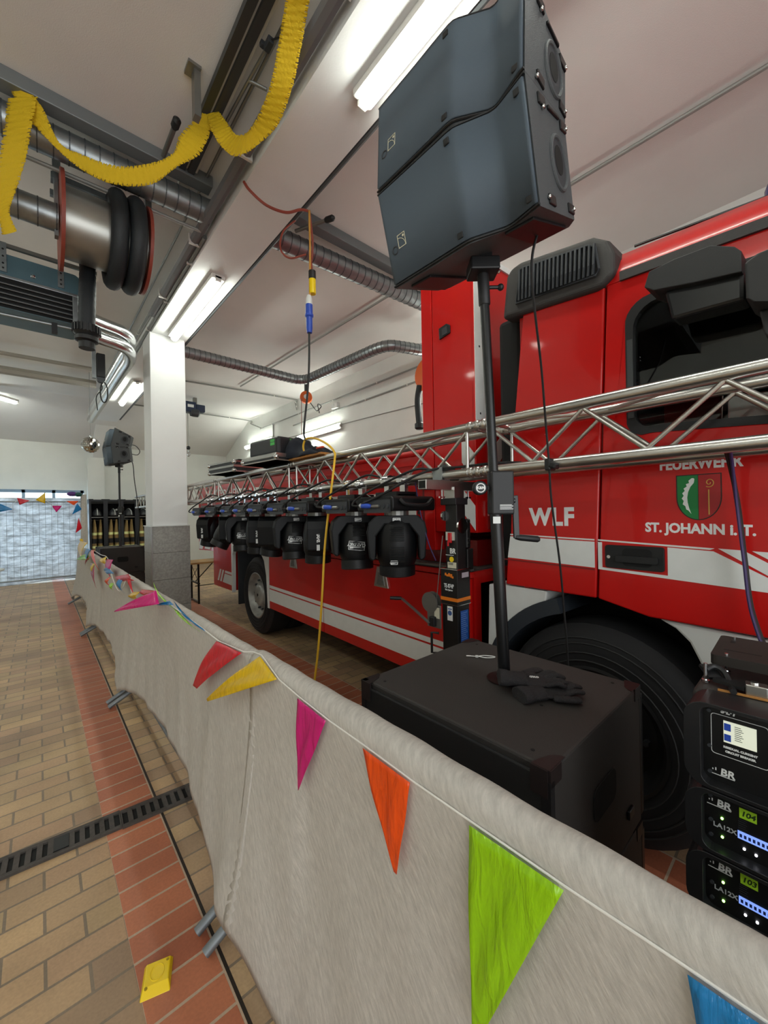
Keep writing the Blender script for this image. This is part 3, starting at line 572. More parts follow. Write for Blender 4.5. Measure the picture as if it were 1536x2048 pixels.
obj('reflective_stripe', ds, M_white, door_o, label='white reflective stripe with red diagonals')
obj('sill_edge', side([[(1.268, 1.355), (0.757, 1.345), (0.757, 1.352), (1.266, 1.362)]], -0.004, 0), M_reddk, cside_o)
# lettering
M_let = mat('white_lettering', '#e4e6e4', 0.4)
obj('lettering', MB().text('WLF', 0.128, TX(0.978, 1.604, 0.0005), bold=0.005, wide=0.90, space=1.12), M_let, cside_o, label='white letters WLF')
obj('lettering', MB().text('FEUERWEHR', 0.060, TX(0.344, 1.826, 0.0005, -0.03), bold=0.0024, wide=0.80), M_let, door_o, label='white letters FEUERWEHR')
obj('lettering', MB().text('ST. JOHANN i. T.', 0.056, TX(0.355, 1.556, 0.0005, -0.018), bold=0.0022, wide=0.88), M_let, door_o, label='white letters ST. JOHANN i. T.')
sh = [(0.075, 0.095), (-0.075, 0.095), (-0.075, 0.0)] + [(-0.075*math.cos(math.radians(a)), -0.095*math.sin(math.radians(a))) for a in range(10, 180, 10)] + [(0.075, 0.0)]
fsh = lambda a, b, h: Vector((-0.0005-h, 0.345-a, 1.688+b))
crest = obj('crest', MB().plate([sh], 0, 0.001, fsh), mat('crest_border', '#2a1410', 0.4), door_o, label='green and red coat of arms with feather and crosier')
lh = [(-0.001, 0.091), (-0.071, 0.091), (-0.071, 0.0)] + [(-0.071*math.cos(math.radians(a)), -0.091*math.sin(math.radians(a))) for a in range(10, 90, 10)] + [(-0.001, -0.091)]
obj('green_field', MB().plate([lh], 0.001, 0.0016, fsh), M_grn, crest); obj('red_field', MB().plate([[(-p[0], p[1]) for p in lh]], 0.001, 0.0016, fsh), mat('crest_red', '#a3161c', 0.35), crest)
fe = [(-0.022, 0.079), (-0.032, 0.070), (-0.030, 0.060), (-0.041, 0.056), (-0.038, 0.046), (-0.049, 0.038), (-0.045, 0.028), (-0.054, 0.018), (-0.049, 0.008), (-0.056, -0.004), (-0.049, -0.014), (-0.053, -0.028), (-0.044, -0.036), (-0.041, -0.050), (-0.034, -0.054), (-0.024, -0.069), (-0.031, -0.045), (-0.036, -0.020), (-0.037, 0.0), (-0.034, 0.022), (-0.026, 0.044), (-0.014, 0.060), (-0.012, 0.076), (-0.016, 0.080)]
obj('feather', MB().plate([fe], 0.0016, 0.002, fsh), M_let, crest)
cr = MB().plate([[(0.032, 0.03), (0.036, 0.03), (0.036, -0.072), (0.032, -0.072)]], 0.0016, 0.002, fsh)
cr.tube([fsh(0.036+0.017*(1-k/34)*math.cos(k*0.32-2.2), 0.058+0.019*(1-k/34)*math.sin(k*0.32-2.2), 0.002) for k in range(28)], 0.0018, 5)
obj('crosier', cr, M_gold, crest)
# roof-side air intake with slatted grille
ai = MB(); ap = [(1.24, 2.76), (1.21, 2.99), (1.185, 3.02), (1.10, 3.035), (0.73, 2.965), (0.66, 2.91), (0.635, 2.84), (0.635, 2.745), (0.70, 2.70)]
ai.plate([ap], -0.03, 0.32, YZ); aio = obj('air_intake', ai, M_blktex, TR, bevel=0.03, seg=4, label='black ribbed air intake box')
gp = [(1.14, 2.81), (1.118, 2.975), (1.10, 2.99), (0.745, 2.925), (0.715, 2.90), (0.70, 2.79), (0.715, 2.765)]
obj('grille_recess', side([gp], -0.034, -0.03), M_dark, aio)
n = 19
for k in range(n):
    u = 1.115 - 0.395*k/(n-1); zt = 2.985 - (1.10-u)*0.18; zb = 2.818 - (1.13-u)*0.115
    s = MB(); s.beam((-0.040, u+0.006, zb), (-0.046, u, (zt+zb)/2-0.03), 0.012, 0.0095, (0, 1, 0)); s.beam((-0.046, u, (zt+zb)/2-0.03), (-0.040, u-0.002, zt), 0.012, 0.0095, (0, 1, 0)); obj('slat', s, M_grey, aio)
obj('grille_frame', MB().tube([Vector((-0.036, p[0], p[1])) for p in gp], 0.006, 6, closed=True), M_grey, aio)
obj('intake_duct', MB().b2(0.06, 0.35, 1.17, 1.33, 1.3, 2.8), M_dark, TR, bevel=0.03)
# mirrors
mh = MB(); mp = [(0.465, 2.537), (0.448, 2.592), (0.363, 2.600), (0.254, 2.594), (0.19, 2.555), (0.172, 2.53), (0.172, 2.458), (0.303, 2.481), (0.433, 2.511)]
mh.plate([mp], -0.2, -0.04, YZ); mro = obj('wide_angle_mirror', mh, mat('mirror_black', '#232425', 0.5, bump=0.15, bscale=500), TR, bevel=0.03, seg=4, label='black kerb mirror housing over the side window')
obj('mirror_back', MB().plate([[(0.406, 2.505), (0.384, 2.385), (0.168, 2.371), (0.167, 2.47), (0.307, 2.50)]], -0.17, -0.06, YZ), M_blk2, mro, bevel=0.012); obj('mirror_arm', MB().b2(-0.1, 0.02, 0.22, 0.30, 2.50, 2.57), M_blk, mro, bevel=0.015)
mm = obj('main_mirror', MB().plate([[(0.151, 2.44), (0.12, 2.455), (-0.30, 2.47), (-0.30, 2.18), (0.07, 2.28), (0.134, 2.306), (0.149, 2.324)]], -0.30, -0.12, YZ).plate([[(0.128, 2.30), (0.115, 2.213), (0.09, 2.2), (0.07, 2.29)]], -0.22, -0.16, YZ), MATS['mirror_black'], TR, bevel=0.03, seg=4, label='tall black main mirror housing')
obj('mirror_bracket', MB().b2(-0.3, 0.02, -0.02, 0.06, 2.4, 2.47), M_blk, mm, bevel=0.01)
obj('roof_antenna', MB().tube([(0.5, 0.72, 3.13), (0.5, 0.2, 3.07), (0.5, -0.6, 2.98)], 0.008, 6), M_blk, TR)
obj('beacon_mount', MB().b2(0.52, 0.68, 0.0, 0.16, 2.9, 3.06), M_blk, TR)
bl = obj('blue_light', MB().lathe([(0.12, 0), (0.12, 0.08), (0.09, 0.16), (0.02, 0.19)], (0.6, 0.08, 3.06), (0, 0, 1), 20), mat('blue_beacon', '#1a1a70', 0.15, trans=0.3), TR, smooth=True)
# front wheel arch, white step panels and mudguard
arcf = lambda r, a0, a1, n=16: arc(0.78, 0.53, r, a0, a1, n)
fw = [(0.473, 1.148), (-0.95, 1.105), (-0.95, 0.42), (0.20, 0.42)] + arcf(0.60, -10, 58, 8)
obj('step_panel', side([[(0.50, 1.15), (-0.95, 1.105), (-0.95, 0.42), (0.17, 0.42), (0.19, 0.6), (0.235, 0.76), (0.31, 0.92), (0.345, 0.97), (0.39, 1.07), (0.44, 1.12)][::-1]], 0.03, 0.5), M_white, TR, bevel=0.01, label='white step panel ahead of the front wheel')
obj('step_groove', MB().b2(0.024, 0.032, -0.9, 0.29, 0.86, 0.875).b2(0.024, 0.032, -0.9, 0.27, 0.80, 0.812), M_grey, TR)
obj('rear_fender', side([[(1.40, 1.19), (1.30, 1.2), (1.02, 1.2)] + [arc(0.78, 0.53, 0.66, 68, 8, 10)[k] for k in range(11)] + [(1.42, 0.58)]], 0.02, 0.45), M_white, TR, bevel=0.008, label='white fender behind the front wheel')
obj('mudguard', side([arcf(0.665, 2, 74, 16) + arcf(0.585, 74, 2, 16)], 0.015, 0.42), mat('mudguard_grey', '#2b3138', 0.5), TR)
obj('chassis', MB().b2(0.62, 1.9, -0.8, 7.0, 0.45, 1.0).b2(0.5, 2.4, -0.2, 1.45, 0.9, 1.19), M_dark, TR)
def wheel(u, x, lab=None, dark=False):
    wh = obj('wheel', MB().lathe([(0.30, 0.0), (0.40, -0.02), (0.49, -0.005), (0.525, 0.03), (0.53, 0.08), (0.53, 0.24), (0.52, 0.28), (0.40, 0.3), (0.3, 0.29)], (x, u, 0.531), (1, 0, 0), 48, cap=False), M_rub, TR, smooth=True, label=lab)
    tg_ = MB()
    for r in (0.345, 0.385, 0.43, 0.46): tg_.lathe([(r-0.004, -0.022 if r < 0.42 else -0.017), (r, -0.026 if r < .42 else -0.021), (r+0.004, -0.022 if r < .42 else -0.016)], (x, u, 0.531), (1, 0, 0), 48, cap=False)
    obj('tyre_ring', tg_, mat('tyre_ring', '#1b1b1c', 0.7), wh)
    obj('rim', MB().lathe([(0.315, -0.008), (0.30, -0.012), (0.285, 0.01), (0.27, 0.05), (0.24, 0.075), (0.165, 0.07), (0.15, 0.03), (0.12, 0.01), (0.02, 0.01)], (x, u, 0.531), (1, 0, 0), 40, cap=False), mat('rim_shaded', '#121214', 0.5) if dark else mat('rim_steel', '#9c9c98', 0.35, metal=0.3, noise=0.35, nscale=9), wh, smooth=True)  # dark variant puts the shade around the front wheels into the rim colour
    bo = MB()
    for k in range(10): a = 2*PI*k/10; bo.cyl((x+0.04, u+0.2*math.cos(a), 0.531+0.2*math.sin(a)), (x+0.075, u+0.2*math.cos(a), 0.531+0.2*math.sin(a)), 0.014, 6)
    obj('wheel_nuts', bo, M_grey, wh)
    return wh
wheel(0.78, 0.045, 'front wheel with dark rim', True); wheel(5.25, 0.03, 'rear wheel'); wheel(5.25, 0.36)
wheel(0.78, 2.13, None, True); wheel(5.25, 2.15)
# locker body with two hinged panels, deck and rear part
for (u0, u1, hu) in ((1.535, 3.386, 2.44), (3.396, 4.745, 4.04)):
    dp = obj('locker_door', MB().b2(0, 0.03, u0, u1, 0.444, 1.205), M_red, TR, bevel=0.004)
    obj('reflective_stripe', MB().b2(-0.0015, 0.0, u0, u1, 0.705, 0.742).b2(-0.0015, 0.0, u0, u1, 0.54, 0.69), M_white, dp, label='white reflective stripe')
    la = obj('latch', side([[(hu-0.095, 1.03), (hu+0.095, 1.03), (hu+0.05, 1.20), (hu-0.05, 1.20)]], -0.012, 0), M_alu, dp, bevel=0.004, label='trapezoid chrome latch')
    obj('latch_lever', side([[(hu-0.05, 1.05), (hu+0.05, 1.05), (hu+0.03, 1.15), (hu-0.03, 1.15)]], -0.016, -0.012).b2(-0.024, -0.016, hu-0.03, hu+0.03, 1.07, 1.09), M_steel, la)
obj('top_rail', MB().b2(-0.004, 0.05, 1.52, 4.75, 1.212, 1.25), M_red, TR, bevel=0.004)
ff = MB(); ff.plate([[(0.03, 0.444), (2.46, 0.444), (2.46, 1.25), (0.03, 1.25)], [(0.10, 0.50), (0.10, 1.17), (0.7, 1.17), (0.7, 0.50)]], 1.52, 1.56, XZ); obj('locker_front_frame', ff, M_red, TR)
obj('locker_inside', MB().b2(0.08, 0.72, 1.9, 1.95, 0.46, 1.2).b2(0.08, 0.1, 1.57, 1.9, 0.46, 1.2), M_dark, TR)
obj('deck', MB().b2(0.02, 2.48, 1.54, 7.15, 1.25, 1.262), mat('deck_plate', '#3a3734', 0.6, noise=0.5, nscale=25), TR)
obj('deck_edge', MB().b2(-0.004, 0.03, 1.52, 4.75, 1.262, 1.276), M_steel, TR)
inner = [(4.80, 0.44), (4.835, 0.85), (4.90, 1.04), (5.02, 1.14), (5.25, 1.165), (5.95, 1.165), (6.08, 1.13), (6.15, 1.03), (6.165, 0.44)]
obj('arch_trim', side([[(4.752, 0.44), (4.752, 1.25), (6.20, 1.25), (6.20, 0.44)] + inner[::-1]], -0.004, 0.05), M_white, TR, label='white wheel arch trim')
obj('mud_flap', MB().b2(0.04, 0.6, 6.02, 6.04, 0.27, 1.1), mat('flap_rubber', '#2c2f33', 0.7), TR)
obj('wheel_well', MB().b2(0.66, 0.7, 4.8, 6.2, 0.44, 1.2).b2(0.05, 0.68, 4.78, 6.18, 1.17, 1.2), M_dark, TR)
rb_ = obj('rear_panel', side([[(6.205, 0.455), (6.205, 1.25), (7.16, 1.25), (7.16, 0.43)]], 0, 0.6), M_red, TR, bevel=0.004)
obj('reflective_stripe', side([[(6.21, 0.54), (6.21, 0.69), (6.55, 0.69), (6.66, 0.54)]], -0.0015, 0).plate([[(6.21, 0.705), (6.21, 0.742), (6.52, 0.742), (6.545, 0.705)]], -0.0015, 0, YZ).plate([[(6.72, 0.54), (6.80, 0.54), (6.66, 0.742), (6.58, 0.742)]], -0.0015, 0, YZ).plate([[(6.86, 0.54), (6.94, 0.54), (6.80, 0.742), (6.72, 0.742)]], -0.0015, 0, YZ), M_white, rb_, label='white stripe with two slanted bars')
cb_ = obj('chevron_board', side([[(7.3, 1.0), (8.5, 0.95), (8.5, 1.7), (7.3, 1.7)]], 0.1, 0.14), M_red, TR)
obj('white_chevron', side([[(7.35, 1.02), (7.62, 1.02), (7.35, 1.32)]], 0.098, 0.1).plate([[(7.75, 1.0), (8.1, 1.0), (7.45, 1.66), (7.35, 1.66), (7.35, 1.42)]], 0.098, 0.1, YZ).plate([[(8.25, 0.98), (8.48, 0.97), (8.48, 1.1), (7.9, 1.66), (7.6, 1.66)]], 0.098, 0.1, YZ), M_white, cb_)

# ------------------------------------------------------------ roll-off container on the truck
CO = Vector((0.1, 2.0, 1.262))
CT = thing('roll_off_container', 'red roll-off container with tall front locker, carried on the fire truck', 'container')
CT.rotation_euler = TR.rotation_euler; CT.location = Vector(TR.location) + Matrix.Rotation(-math.radians(2.52), 3, 'Z') @ CO
def cob(name, mb, m, parent=None, **k):
    mb.v = [p - CO for p in mb.v]; return obj(name, mb, m, parent or CT, **k)
lk = cob('front_locker', MB().b2(0.12, 2.42, 1.565, 1.93, 1.50, 3.34), M_red, bevel=0.006)
cob('locker_side', MB().b2(0.1, 0.13, 1.55, 1.915, 1.50, 3.36), M_red, bevel=0.004)
cob('rear_post', MB().b2(0.1, 0.2, 1.925, 2.03, 1.36, 3.36), M_red, bevel=0.003)
cob('front_wall', MB().b2(0.1, 2.42, 1.54, 1.565, 1.50, 3.36), M_red, bevel=0.003)
cob('corner_strip', MB().b2(0.102, 0.205, 1.536, 1.541, 2.14, 3.36), M_white, label='white corner strip')
cob('strip_holes', MB().cyl((0.15, 1.5355, 2.3), (0.15, 1.537, 2.3), 0.008, 8).cyl((0.15, 1.5355, 2.75), (0.15, 1.537, 2.75), 0.008, 8), M_grey)
cob('door_edge', MB().b2(0.24, 0.252, 1.53, 1.543, 1.52, 3.36), M_white); cob('door_rail', MB().b2(0.215, 0.24, 1.527, 1.543, 1.52, 3.36), M_reddk)
cob('roof_trim', MB().b2(0.1, 2.42, 1.53, 1.60, 3.36, 3.40), M_white)
for z in (1.66, 2.62): cob('hinge', MB().b2(0.2, 0.26, 1.515, 1.53, z-0.05, z+0.05).cyl((0.228, 1.515, z-0.055), (0.228, 1.515, z+0.055), 0.012, 8), M_chr)
chv = MB(); chv.plate([[(1.72, 1.87), (1.72, 1.71), (1.553, 1.515), (1.553, 1.68)]], 0.098, 0.1, YZ).plate([[(1.66, 2.16), (1.66, 1.98), (1.553, 1.85), (1.553, 2.03)]], 0.098, 0.1, YZ)
chv.plate([[(0.27, 1.53), (0.42, 1.70), (0.42, 1.86), (0.27, 1.72)]], 1.536, 1.54, XZ).plate([[(0.27, 1.9), (0.42, 2.05), (0.42, 2.2), (0.27, 2.07)]], 1.536, 1.54, XZ)
cob('reflective_chevron', chv, M_white, label='white reflective chevrons')
la = cob('paddle_latch', side([[(1.74, 2.90), (1.84, 2.885), (1.845, 2.965), (1.77, 2.975), (1.74, 2.955)]], 0.088, 0.1), M_blk, bevel=0.004); cob('latch_cup', side([[(1.76, 2.905), (1.81, 2.9), (1.81, 2.95), (1.765, 2.955)]], 0.085, 0.089), M_grey, la)
ct = lambda u: 2.105 + (u-2.03)*0.024
bp_ = MB(); bp_.plate([[(2.03, 1.42), (8.6, 1.46), (8.6, ct(8.6)), (2.03, ct(2.03))]], 0.13, 0.16, YZ); cob('side_wall', bp_, M_red)
cob('top_rail', MB().beam((0.14, 2.03, ct(2.03)), (0.14, 8.6, ct(8.6)), 0.06, 0.05), M_red, bevel=0.02)
rl = MB()
for dz in (0.09, 0.2): rl.beam((0.128, 2.03, ct(2.03)-dz), (0.128, 8.6, ct(8.6)-dz*1.1), 0.012, 0.012)
cob('crease', rl, M_red)
cob('container_roof', MB().plate([[(2.03, 1.42), (8.6, 1.46), (8.6, ct(8.6)-.02), (2.03, ct(2.03)-.02)]], 0.16, 2.4, YZ), M_reddk)
fl = MB()
for k in range(3): fl.b2(0.125, 0.13, 2.30+0.16*k, 2.40+0.16*k, 1.78, 1.80)
for u0, u1, z in ((2.62, 2.95, 1.765), (3.3, 3.6, 1.77), (3.75, 3.95, 1.79), (4.3, 4.6, 1.70), (2.15, 2.3, 1.62), (5.2, 5.5, 1.68)): fl.b2(0.124, 0.13, u0, u1, z, z+0.045)
cob('white_marking', fl, M_white)
cob('lettering', MB().text('KATASTROPHENSCHUTZ', 0.20, lambda a, b, h: Vector((0.125-h, 6.62-a, 2.0 + b + 0.036*(-a))), bold=0.004, wide=1.25), M_let, label='white letters KATASTROPHENSCHUTZ')
hb2 = MB().b2(0.2, 0.5, 1.62, 8.3, 1.262, 1.44).b2(1.9, 2.2, 1.62, 8.3, 1.262, 1.44); cob('skid', hb2, M_reddk)
bz = MB()
for z in (1.5, 1.57, 1.64, 1.71, 1.85): bz.cyl((0.128, 2.12, z), (0.124, 2.12, z), 0.014, 8)
cob('bolt_holes', bz, M_dark)
cob('purple_gasket', MB().b2(0.12, 0.128, 2.05, 2.07, 1.45, 2.1), M_reddk)
# ------------------------------------------------------------ lighting truss
TXF, TXR, TZL, TZU, CR = 1.765, 1.985, 1.855, 2.10, 0.025
TT = thing('lighting_truss', 'long silver square lighting truss carrying the moving heads in front of the truck', 'truss', (1.875, 1.22, 1.83))
TO_ = Vector(TT.location)
def tob(name, mb, m, parent=None, **k):
    mb.v = [p - TO_ for p in mb.v]; return obj(name, mb, m, parent or TT, **k)
Y0, Y1 = -0.78, 10.6
joints = [1.22, 3.22, 5.22, 7.22, 9.22]
for (x, z) in ((TXF, TZL), (TXF, TZU), (TXR, TZL), (TXR, TZU)):
    ch = tob('chord', MB().tube([(x, Y0, z), (x, Y1, z)], CR, 18), M_alu, smooth=True)
    for yj in joints:
        s = MB(); 
        for d in (-0.045, 0.0, 0.045): s.tube([(x, yj+d-0.014, z), (x, yj+d-0.01, z), (x, yj+d+0.01, z), (x, yj+d+0.014, z)], [CR+.002, CR+.005, CR+.005, CR+.002], 18)
        s.cyl((x-0.034, yj-0.024, z-0.012), (x+0.034, yj-0.024, z+0.004), 0.007, 8).cyl((x-0.034, yj+0.024, z-0.012), (x+0.034, yj+0.024, z+0.004), 0.007, 8)
        tob('coupler', s, M_alu, ch, smooth=True)
cache = {}
def brace(p0, p1):
    p0, p1 = Vector(p0), Vector(p1); d = p1-p0; key = tuple(round(c, 3) for c in d)
    if key not in cache:
        m = MB().tube([(0, 0, 0), d], 0.0095, 10); o = obj('brace', m, M_alu, TT, smooth=True); cache[key] = o
    else: o = cache[key].copy(); COL.objects.link(o)
    o.location = p0 - TO_
ends = [Y0+0.0] + joints + [Y1]
rest = MB()
for i in range(len(ends)-1):
    a, b = ends[i]+0.07, ends[i+1]-0.07; n = 8; seg = (b-a)/n
    top = MB()
    for x in (TXF, TXR):
        for yv in (a, b):
            if i < 4: brace((x, yv, TZL+.02), (x, yv, TZU-.02))
            else: rest.cyl((x, yv, TZL), (x, yv, TZU), 0.0095, 8)
        for k in range(n):
            z0, z1 = (TZU-.02, TZL+.02) if k % 2 == 0 else (TZL+.02, TZU-.02)
            p0, p1 = (x, a+seg*k, z0), (x, a+seg*(k+1), z1)
            if i < 4: brace(p0, p1)
            else: rest.cyl(p0, p1, 0.0095, 8)
    for z in (TZU, TZL):
        for k in range(4): top.cyl((TXF if k % 2 == 0 else TXR, a+seg*2*k, z), (TXR if k % 2 == 0 else TXF, a+seg*2*(k+1), z), 0.0085, 8)
        top.cyl((TXF, a, z), (TXR, a, z), 0.0095, 8).cyl((TXF, b, z), (TXR, b, z), 0.0095, 8)
    tob('cross_lacing', top, M_alu, smooth=True)
rs = tob('brace', rest, M_alu, smooth=True); rs['kind'] = 'stuff'
tob('end_cap', MB().cyl((TXF, Y1-0.01, TZU), (TXF, Y1+0.03, TZU), 0.027, 12), M_white)

# ------------------------------------------------------------ moving head lights under the truss
M_fix = mat('fixture_black', '#0b0c0e', 0.45, noise=0.05, nscale=40, spec=0.35)
M_fixb = mat('fixture_blue_black', '#090b0e', 0.5, spec=0.3)
M_lab = mat('label_black', '#0a0a0c', 0.4)
def clamp_mb(yc):
    c = MB()
    for y in (yc,):
        c.lathe([(0.0262, -0.024), (0.038, -0.024), (0.038, 0.024), (0.0262, 0.024)], (0, y, 0), (0, 1, 0), 20)
        c.b2(-0.016, 0.016, y-0.022, y+0.022, -0.078, -0.032); c.cyl((-0.05, y, -0.01), (-0.03, y, -0.01), 0.011, 8); c.b2(-0.056, -0.05, y-0.03, y+0.012, -0.018, 0.004)
    return c
def text_plate(body, sz, wd, ht, white=False):
    """a framed sticker lying in the local x-z plane, front towards -y, lettering upside down because the lamp hangs"""
    a = MB().b2(-wd/2, wd/2, -0.001, 0.0, -ht/2, ht/2)
    b = MB().plate([rrect(-wd/2, wd/2, -ht/2, ht/2, 0.004, 2), rrect(-wd/2+0.003, wd/2-0.003, -ht/2+0.003, ht/2-0.003, 0.003, 2)], 0.001, 0.0018, lambda p, q, h: Vector((p, -h, q)))
    b.text(body, sz, lambda p, q, h: Vector((-p, -0.0012-h, -q + ht*0.12)), bold=0.0015, ext=0.0004, shear=0.15, wide=0.72)
    b.plate([[(-wd*0.42, -ht*0.12), (wd*0.3, -ht*0.12), (-wd*0.42, -ht*0.38)]], 0.001, 0.0016, lambda p, q, h: Vector((p, -h, q)))
    return a, b
HEAD_PROF = [(0.05, 0.175), (0.085, 0.165), (0.115, 0.12), (0.128, 0.05), (0.132, -0.02), (0.126, -0.10), (0.112, -0.135), (0.117, -0.14), (0.117, -0.20), (0.10, -0.207)]
yout = [(-0.178, -0.50), (-0.192, -0.33), (-0.178, -0.27), (-0.135, -0.228), (0.135, -0.228), (0.178, -0.27), (0.192, -0.33), (0.178, -0.50), (0.155, -0.515), (0.138, -0.505), (0.132, -0.36), (0.075, -0.285), (-0.075, -0.285), (-0.132, -0.36), (-0.138, -0.505), (-0.155, -0.515)]
shared = {}
def part(key, name, build, m, parent, **k):
    if key not in shared: shared[key] = obj(name, build(), m, parent, **k); return shared[key]
    c = shared[key].copy(); COL.objects.link(c); c.parent = parent; c.rotation_euler = (0, 0, 0); c.location = (0, 0, 0); return c
def vents():
    v = MB()
    for z0 in (0.03, -0.10):
        for k in range(9): v.b2(-0.045, 0.045, -0.128, -0.116, z0+0.011*k, z0+0.011*k+0.004)
    return v
def moving_head(y, pan, tilt, label, front_logo, side_logo):
    t = thing('moving_head_light', label, 'stage light', (TXF, y, TZL), (0, 0, 0), 'moving head lights hanging from the truss')
    for yc in (-0.075, 0.075): part('clamp%g' % yc, 'hook_clamp', lambda: clamp_mb(yc), M_chr, t, smooth=True)
    part('omega', 'omega_bracket', lambda: MB().b2(-0.09, 0.09, -0.1, 0.1, -0.094, -0.078).b2(-0.09, -0.075, -0.1, 0.1, -0.11, -0.08).b2(0.075, 0.09, -0.1, 0.1, -0.11, -0.08), M_blk2, t)
    part('base', 'base', lambda: MB().plate([[(-0.165, -0.20), (0.165, -0.20), (0.17, -0.18), (0.17, -0.125), (0.15, -0.108), (-0.15, -0.108), (-0.17, -0.125), (-0.17, -0.18)]], -0.19, 0.19, lambda a, b, h: Vector((h, a, b))), M_fix, t, bevel=0.008)
    part('carry', 'carry_handle', lambda: MB().tube(smooth_path([(-0.14, -0.18, -0.13), (-0.1, -0.197, -0.16), (0.06, -0.197, -0.165), (0.13, -0.19, -0.13)]), 0.012, 8), M_blk, t, smooth=True)
    part('ports', 'connector_panel', lambda: MB().b2(-0.194, -0.19, -0.15, 0.1, -0.21, -0.13).cyl((-0.2, -0.09, -0.17), (-0.19, -0.09, -0.17), 0.016, 10).cyl((-0.2, -0.13, -0.17), (-0.19, -0.13, -0.17), 0.013, 10), M_grey, t)
    part('collar', 'collar', lambda: MB().lathe([(0.08, -0.20), (0.08, -0.236)], (0, 0, 0), (0, 0, 1), 20), M_steel, t)
    yk = part('yoke', 'yoke', lambda: MB().plate([yout], -0.088, 0.088, XZ), M_fixb, t, bevel=0.016, seg=2); yk.rotation_euler = (0, 0, pan)
    hd_ = part('head', 'lamp_head', lambda: MB().lathe(HEAD_PROF, (0, 0, 0), (0, 0, 1), 28).xf(Matrix.Diagonal((1.0, 0.92, 1, 1))), M_fix, yk, smooth=True); hd_.location = (0, 0, -0.412); hd_.rotation_euler = (tilt, 0, 0)
    ve = part('vent', 'cooling_vents', vents, M_dark, yk); ve.location = (0, 0, -0.412); ve.rotation_euler = (tilt, 0, 0)
    if front_logo:
        a, b = text_plate('CLAY PAKY', 0.034, 0.115, 0.062) if front_logo == 'big' else text_plate('CLAY PAKY', 0.013, 0.045, 0.026)
        dy = -0.125 if front_logo == 'big' else -0.118; dz = -0.04 if front_logo == 'big' else -0.105
        R = Matrix.Translation((0, 0, -0.412)) @ Matrix.Rotation(tilt, 4, 'X') @ Matrix.Translation((-0.02, dy, dz)) @ Matrix.Rotation(0.12 if front_logo == 'big' else 0, 4, 'Y')
        obj('logo_plate', a.xf(R), M_lab, yk); obj('logo_text', b.xf(R), M_let, yk, label='white CLAY PAKY lettering, upside down')
        a, b = text_plate('CLAY PAKY', 0.012, 0.05, 0.026); R = Matrix.Translation((0, -0.0885, -0.256)); obj('logo_plate', a.xf(R), M_lab, yk); obj('logo_text', b.xf(R), M_let, yk)
    if side_logo:
        b = MB().text('SHARPY', 0.034, lambda p, q, h: Vector((-0.188-h, -q + 0.0, -0.38 + p)), bold=0.0015, ext=0.0006, shear=0.2, wide=0.95); obj('side_lettering', b, M_let, yk, label='white SHARPY lettering')
        obj('side_mark', MB().b2(-0.187, -0.181, -0.012, 0.012, -0.50, -0.455), M_white, yk)
    return t
HEADS = [(1.86, -0.75, 0.05, 'moving head light nearest the lifting tower, its vented back facing the camera', 'small', False),
         (2.29, -0.5, -0.1, 'moving head light second from the lifting tower, with a large white logo label', 'big', False),
         (2.82, 1.03, 0.0, 'moving head light seen edge-on behind the yellow cord, lettering on its arm', None, True),
         (3.20, -0.35, -0.12, 'moving head light left of the yellow cord, with a large white logo label', 'big', False),
         (3.63, 0.75, 0.15, 'dark moving head light turned sideways, above the rear wheel arch trim', None, False),
         (4.00, 1.12, 0.0, 'edge-on moving head light with arm lettering over the truck wheel arch', None, True),
         (4.37, -0.3, -0.1, 'moving head light with a partly hidden logo label above the rear wheel', 'big', False),
         (4.90, 1.25, 0.5, 'moving head light with a pale arm line, third from the column', None, True),
         (5.45, 0.6, 0.2, 'moving head light nearest the column, with ribbed grey body', None, True)]
for h in HEADS: moving_head(*h)
# power cables of the lamps
M_plug = mat('grey_plug_boot', '#b9bcc0', 0.5)
cords = ['nearest the lifting tower', 'second from the lifting tower', 'behind the yellow cord', 'left of the yellow cord', 'above the white wheel arch trim', 'over the wheel arch', 'above the rear wheel', 'third from the column', 'nearest the column']
for i, h in enumerate(HEADS):
    y = h[0]; t = thing('lamp_cable', 'looping black blue-plugged cable on the moving head light ' + cords[i], 'cable', (1.565, y+0.06, 1.69), group='blue-plugged lamp cables')
    r = random.Random(i); d = 0.32 + 0.1*r.random(); o = Vector(t.location)
    pts = [(1.552, y+0.11, 1.688), (1.535, y+0.17, 1.70), (1.56, y+0.12, 1.75), (1.63, y-0.04, 1.83), (1.70, y-d*0.6, 1.885+0.02*r.random()), (1.765, y-d*0.85, 1.888), (1.80, y-d-0.05, 1.884)]
    obj('cable', MB().tube([p-o for p in smooth_path(pts, 6)], 0.0075, 7), M_cable, t, smooth=True)
    obj('plug', MB().lathe([(0.009, -0.05), (0.016, -0.03), (0.017, 0.03), (0.012, 0.035)], (-0.008, 0, 0), (0, 1, 0.05), 12), M_blu, t, smooth=True, label='blue plug')
    obj('strain_relief', MB().lathe([(0.014, 0.03), (0.015, 0.05), (0.009, 0.06)], (-0.008, 0, 0), (0, 1, 0.05), 12), M_plug, t, smooth=True)
    obj('data_plug', MB().lathe([(0.007, -0.03), (0.011, -0.02), (0.011, 0.03), (0.006, 0.05)], (-0.002, -0.09, -0.004), (0, 1, 0), 10), M_steel, t)
    obj('safety_wire', MB().tube(smooth_path([(0.12, 0.1, 0.06), (0.16, 0.2, 0.1), (0.2, 0.22, 0.195), (0.24, 0.1, 0.17)]), 0.004, 6), M_steel, t)
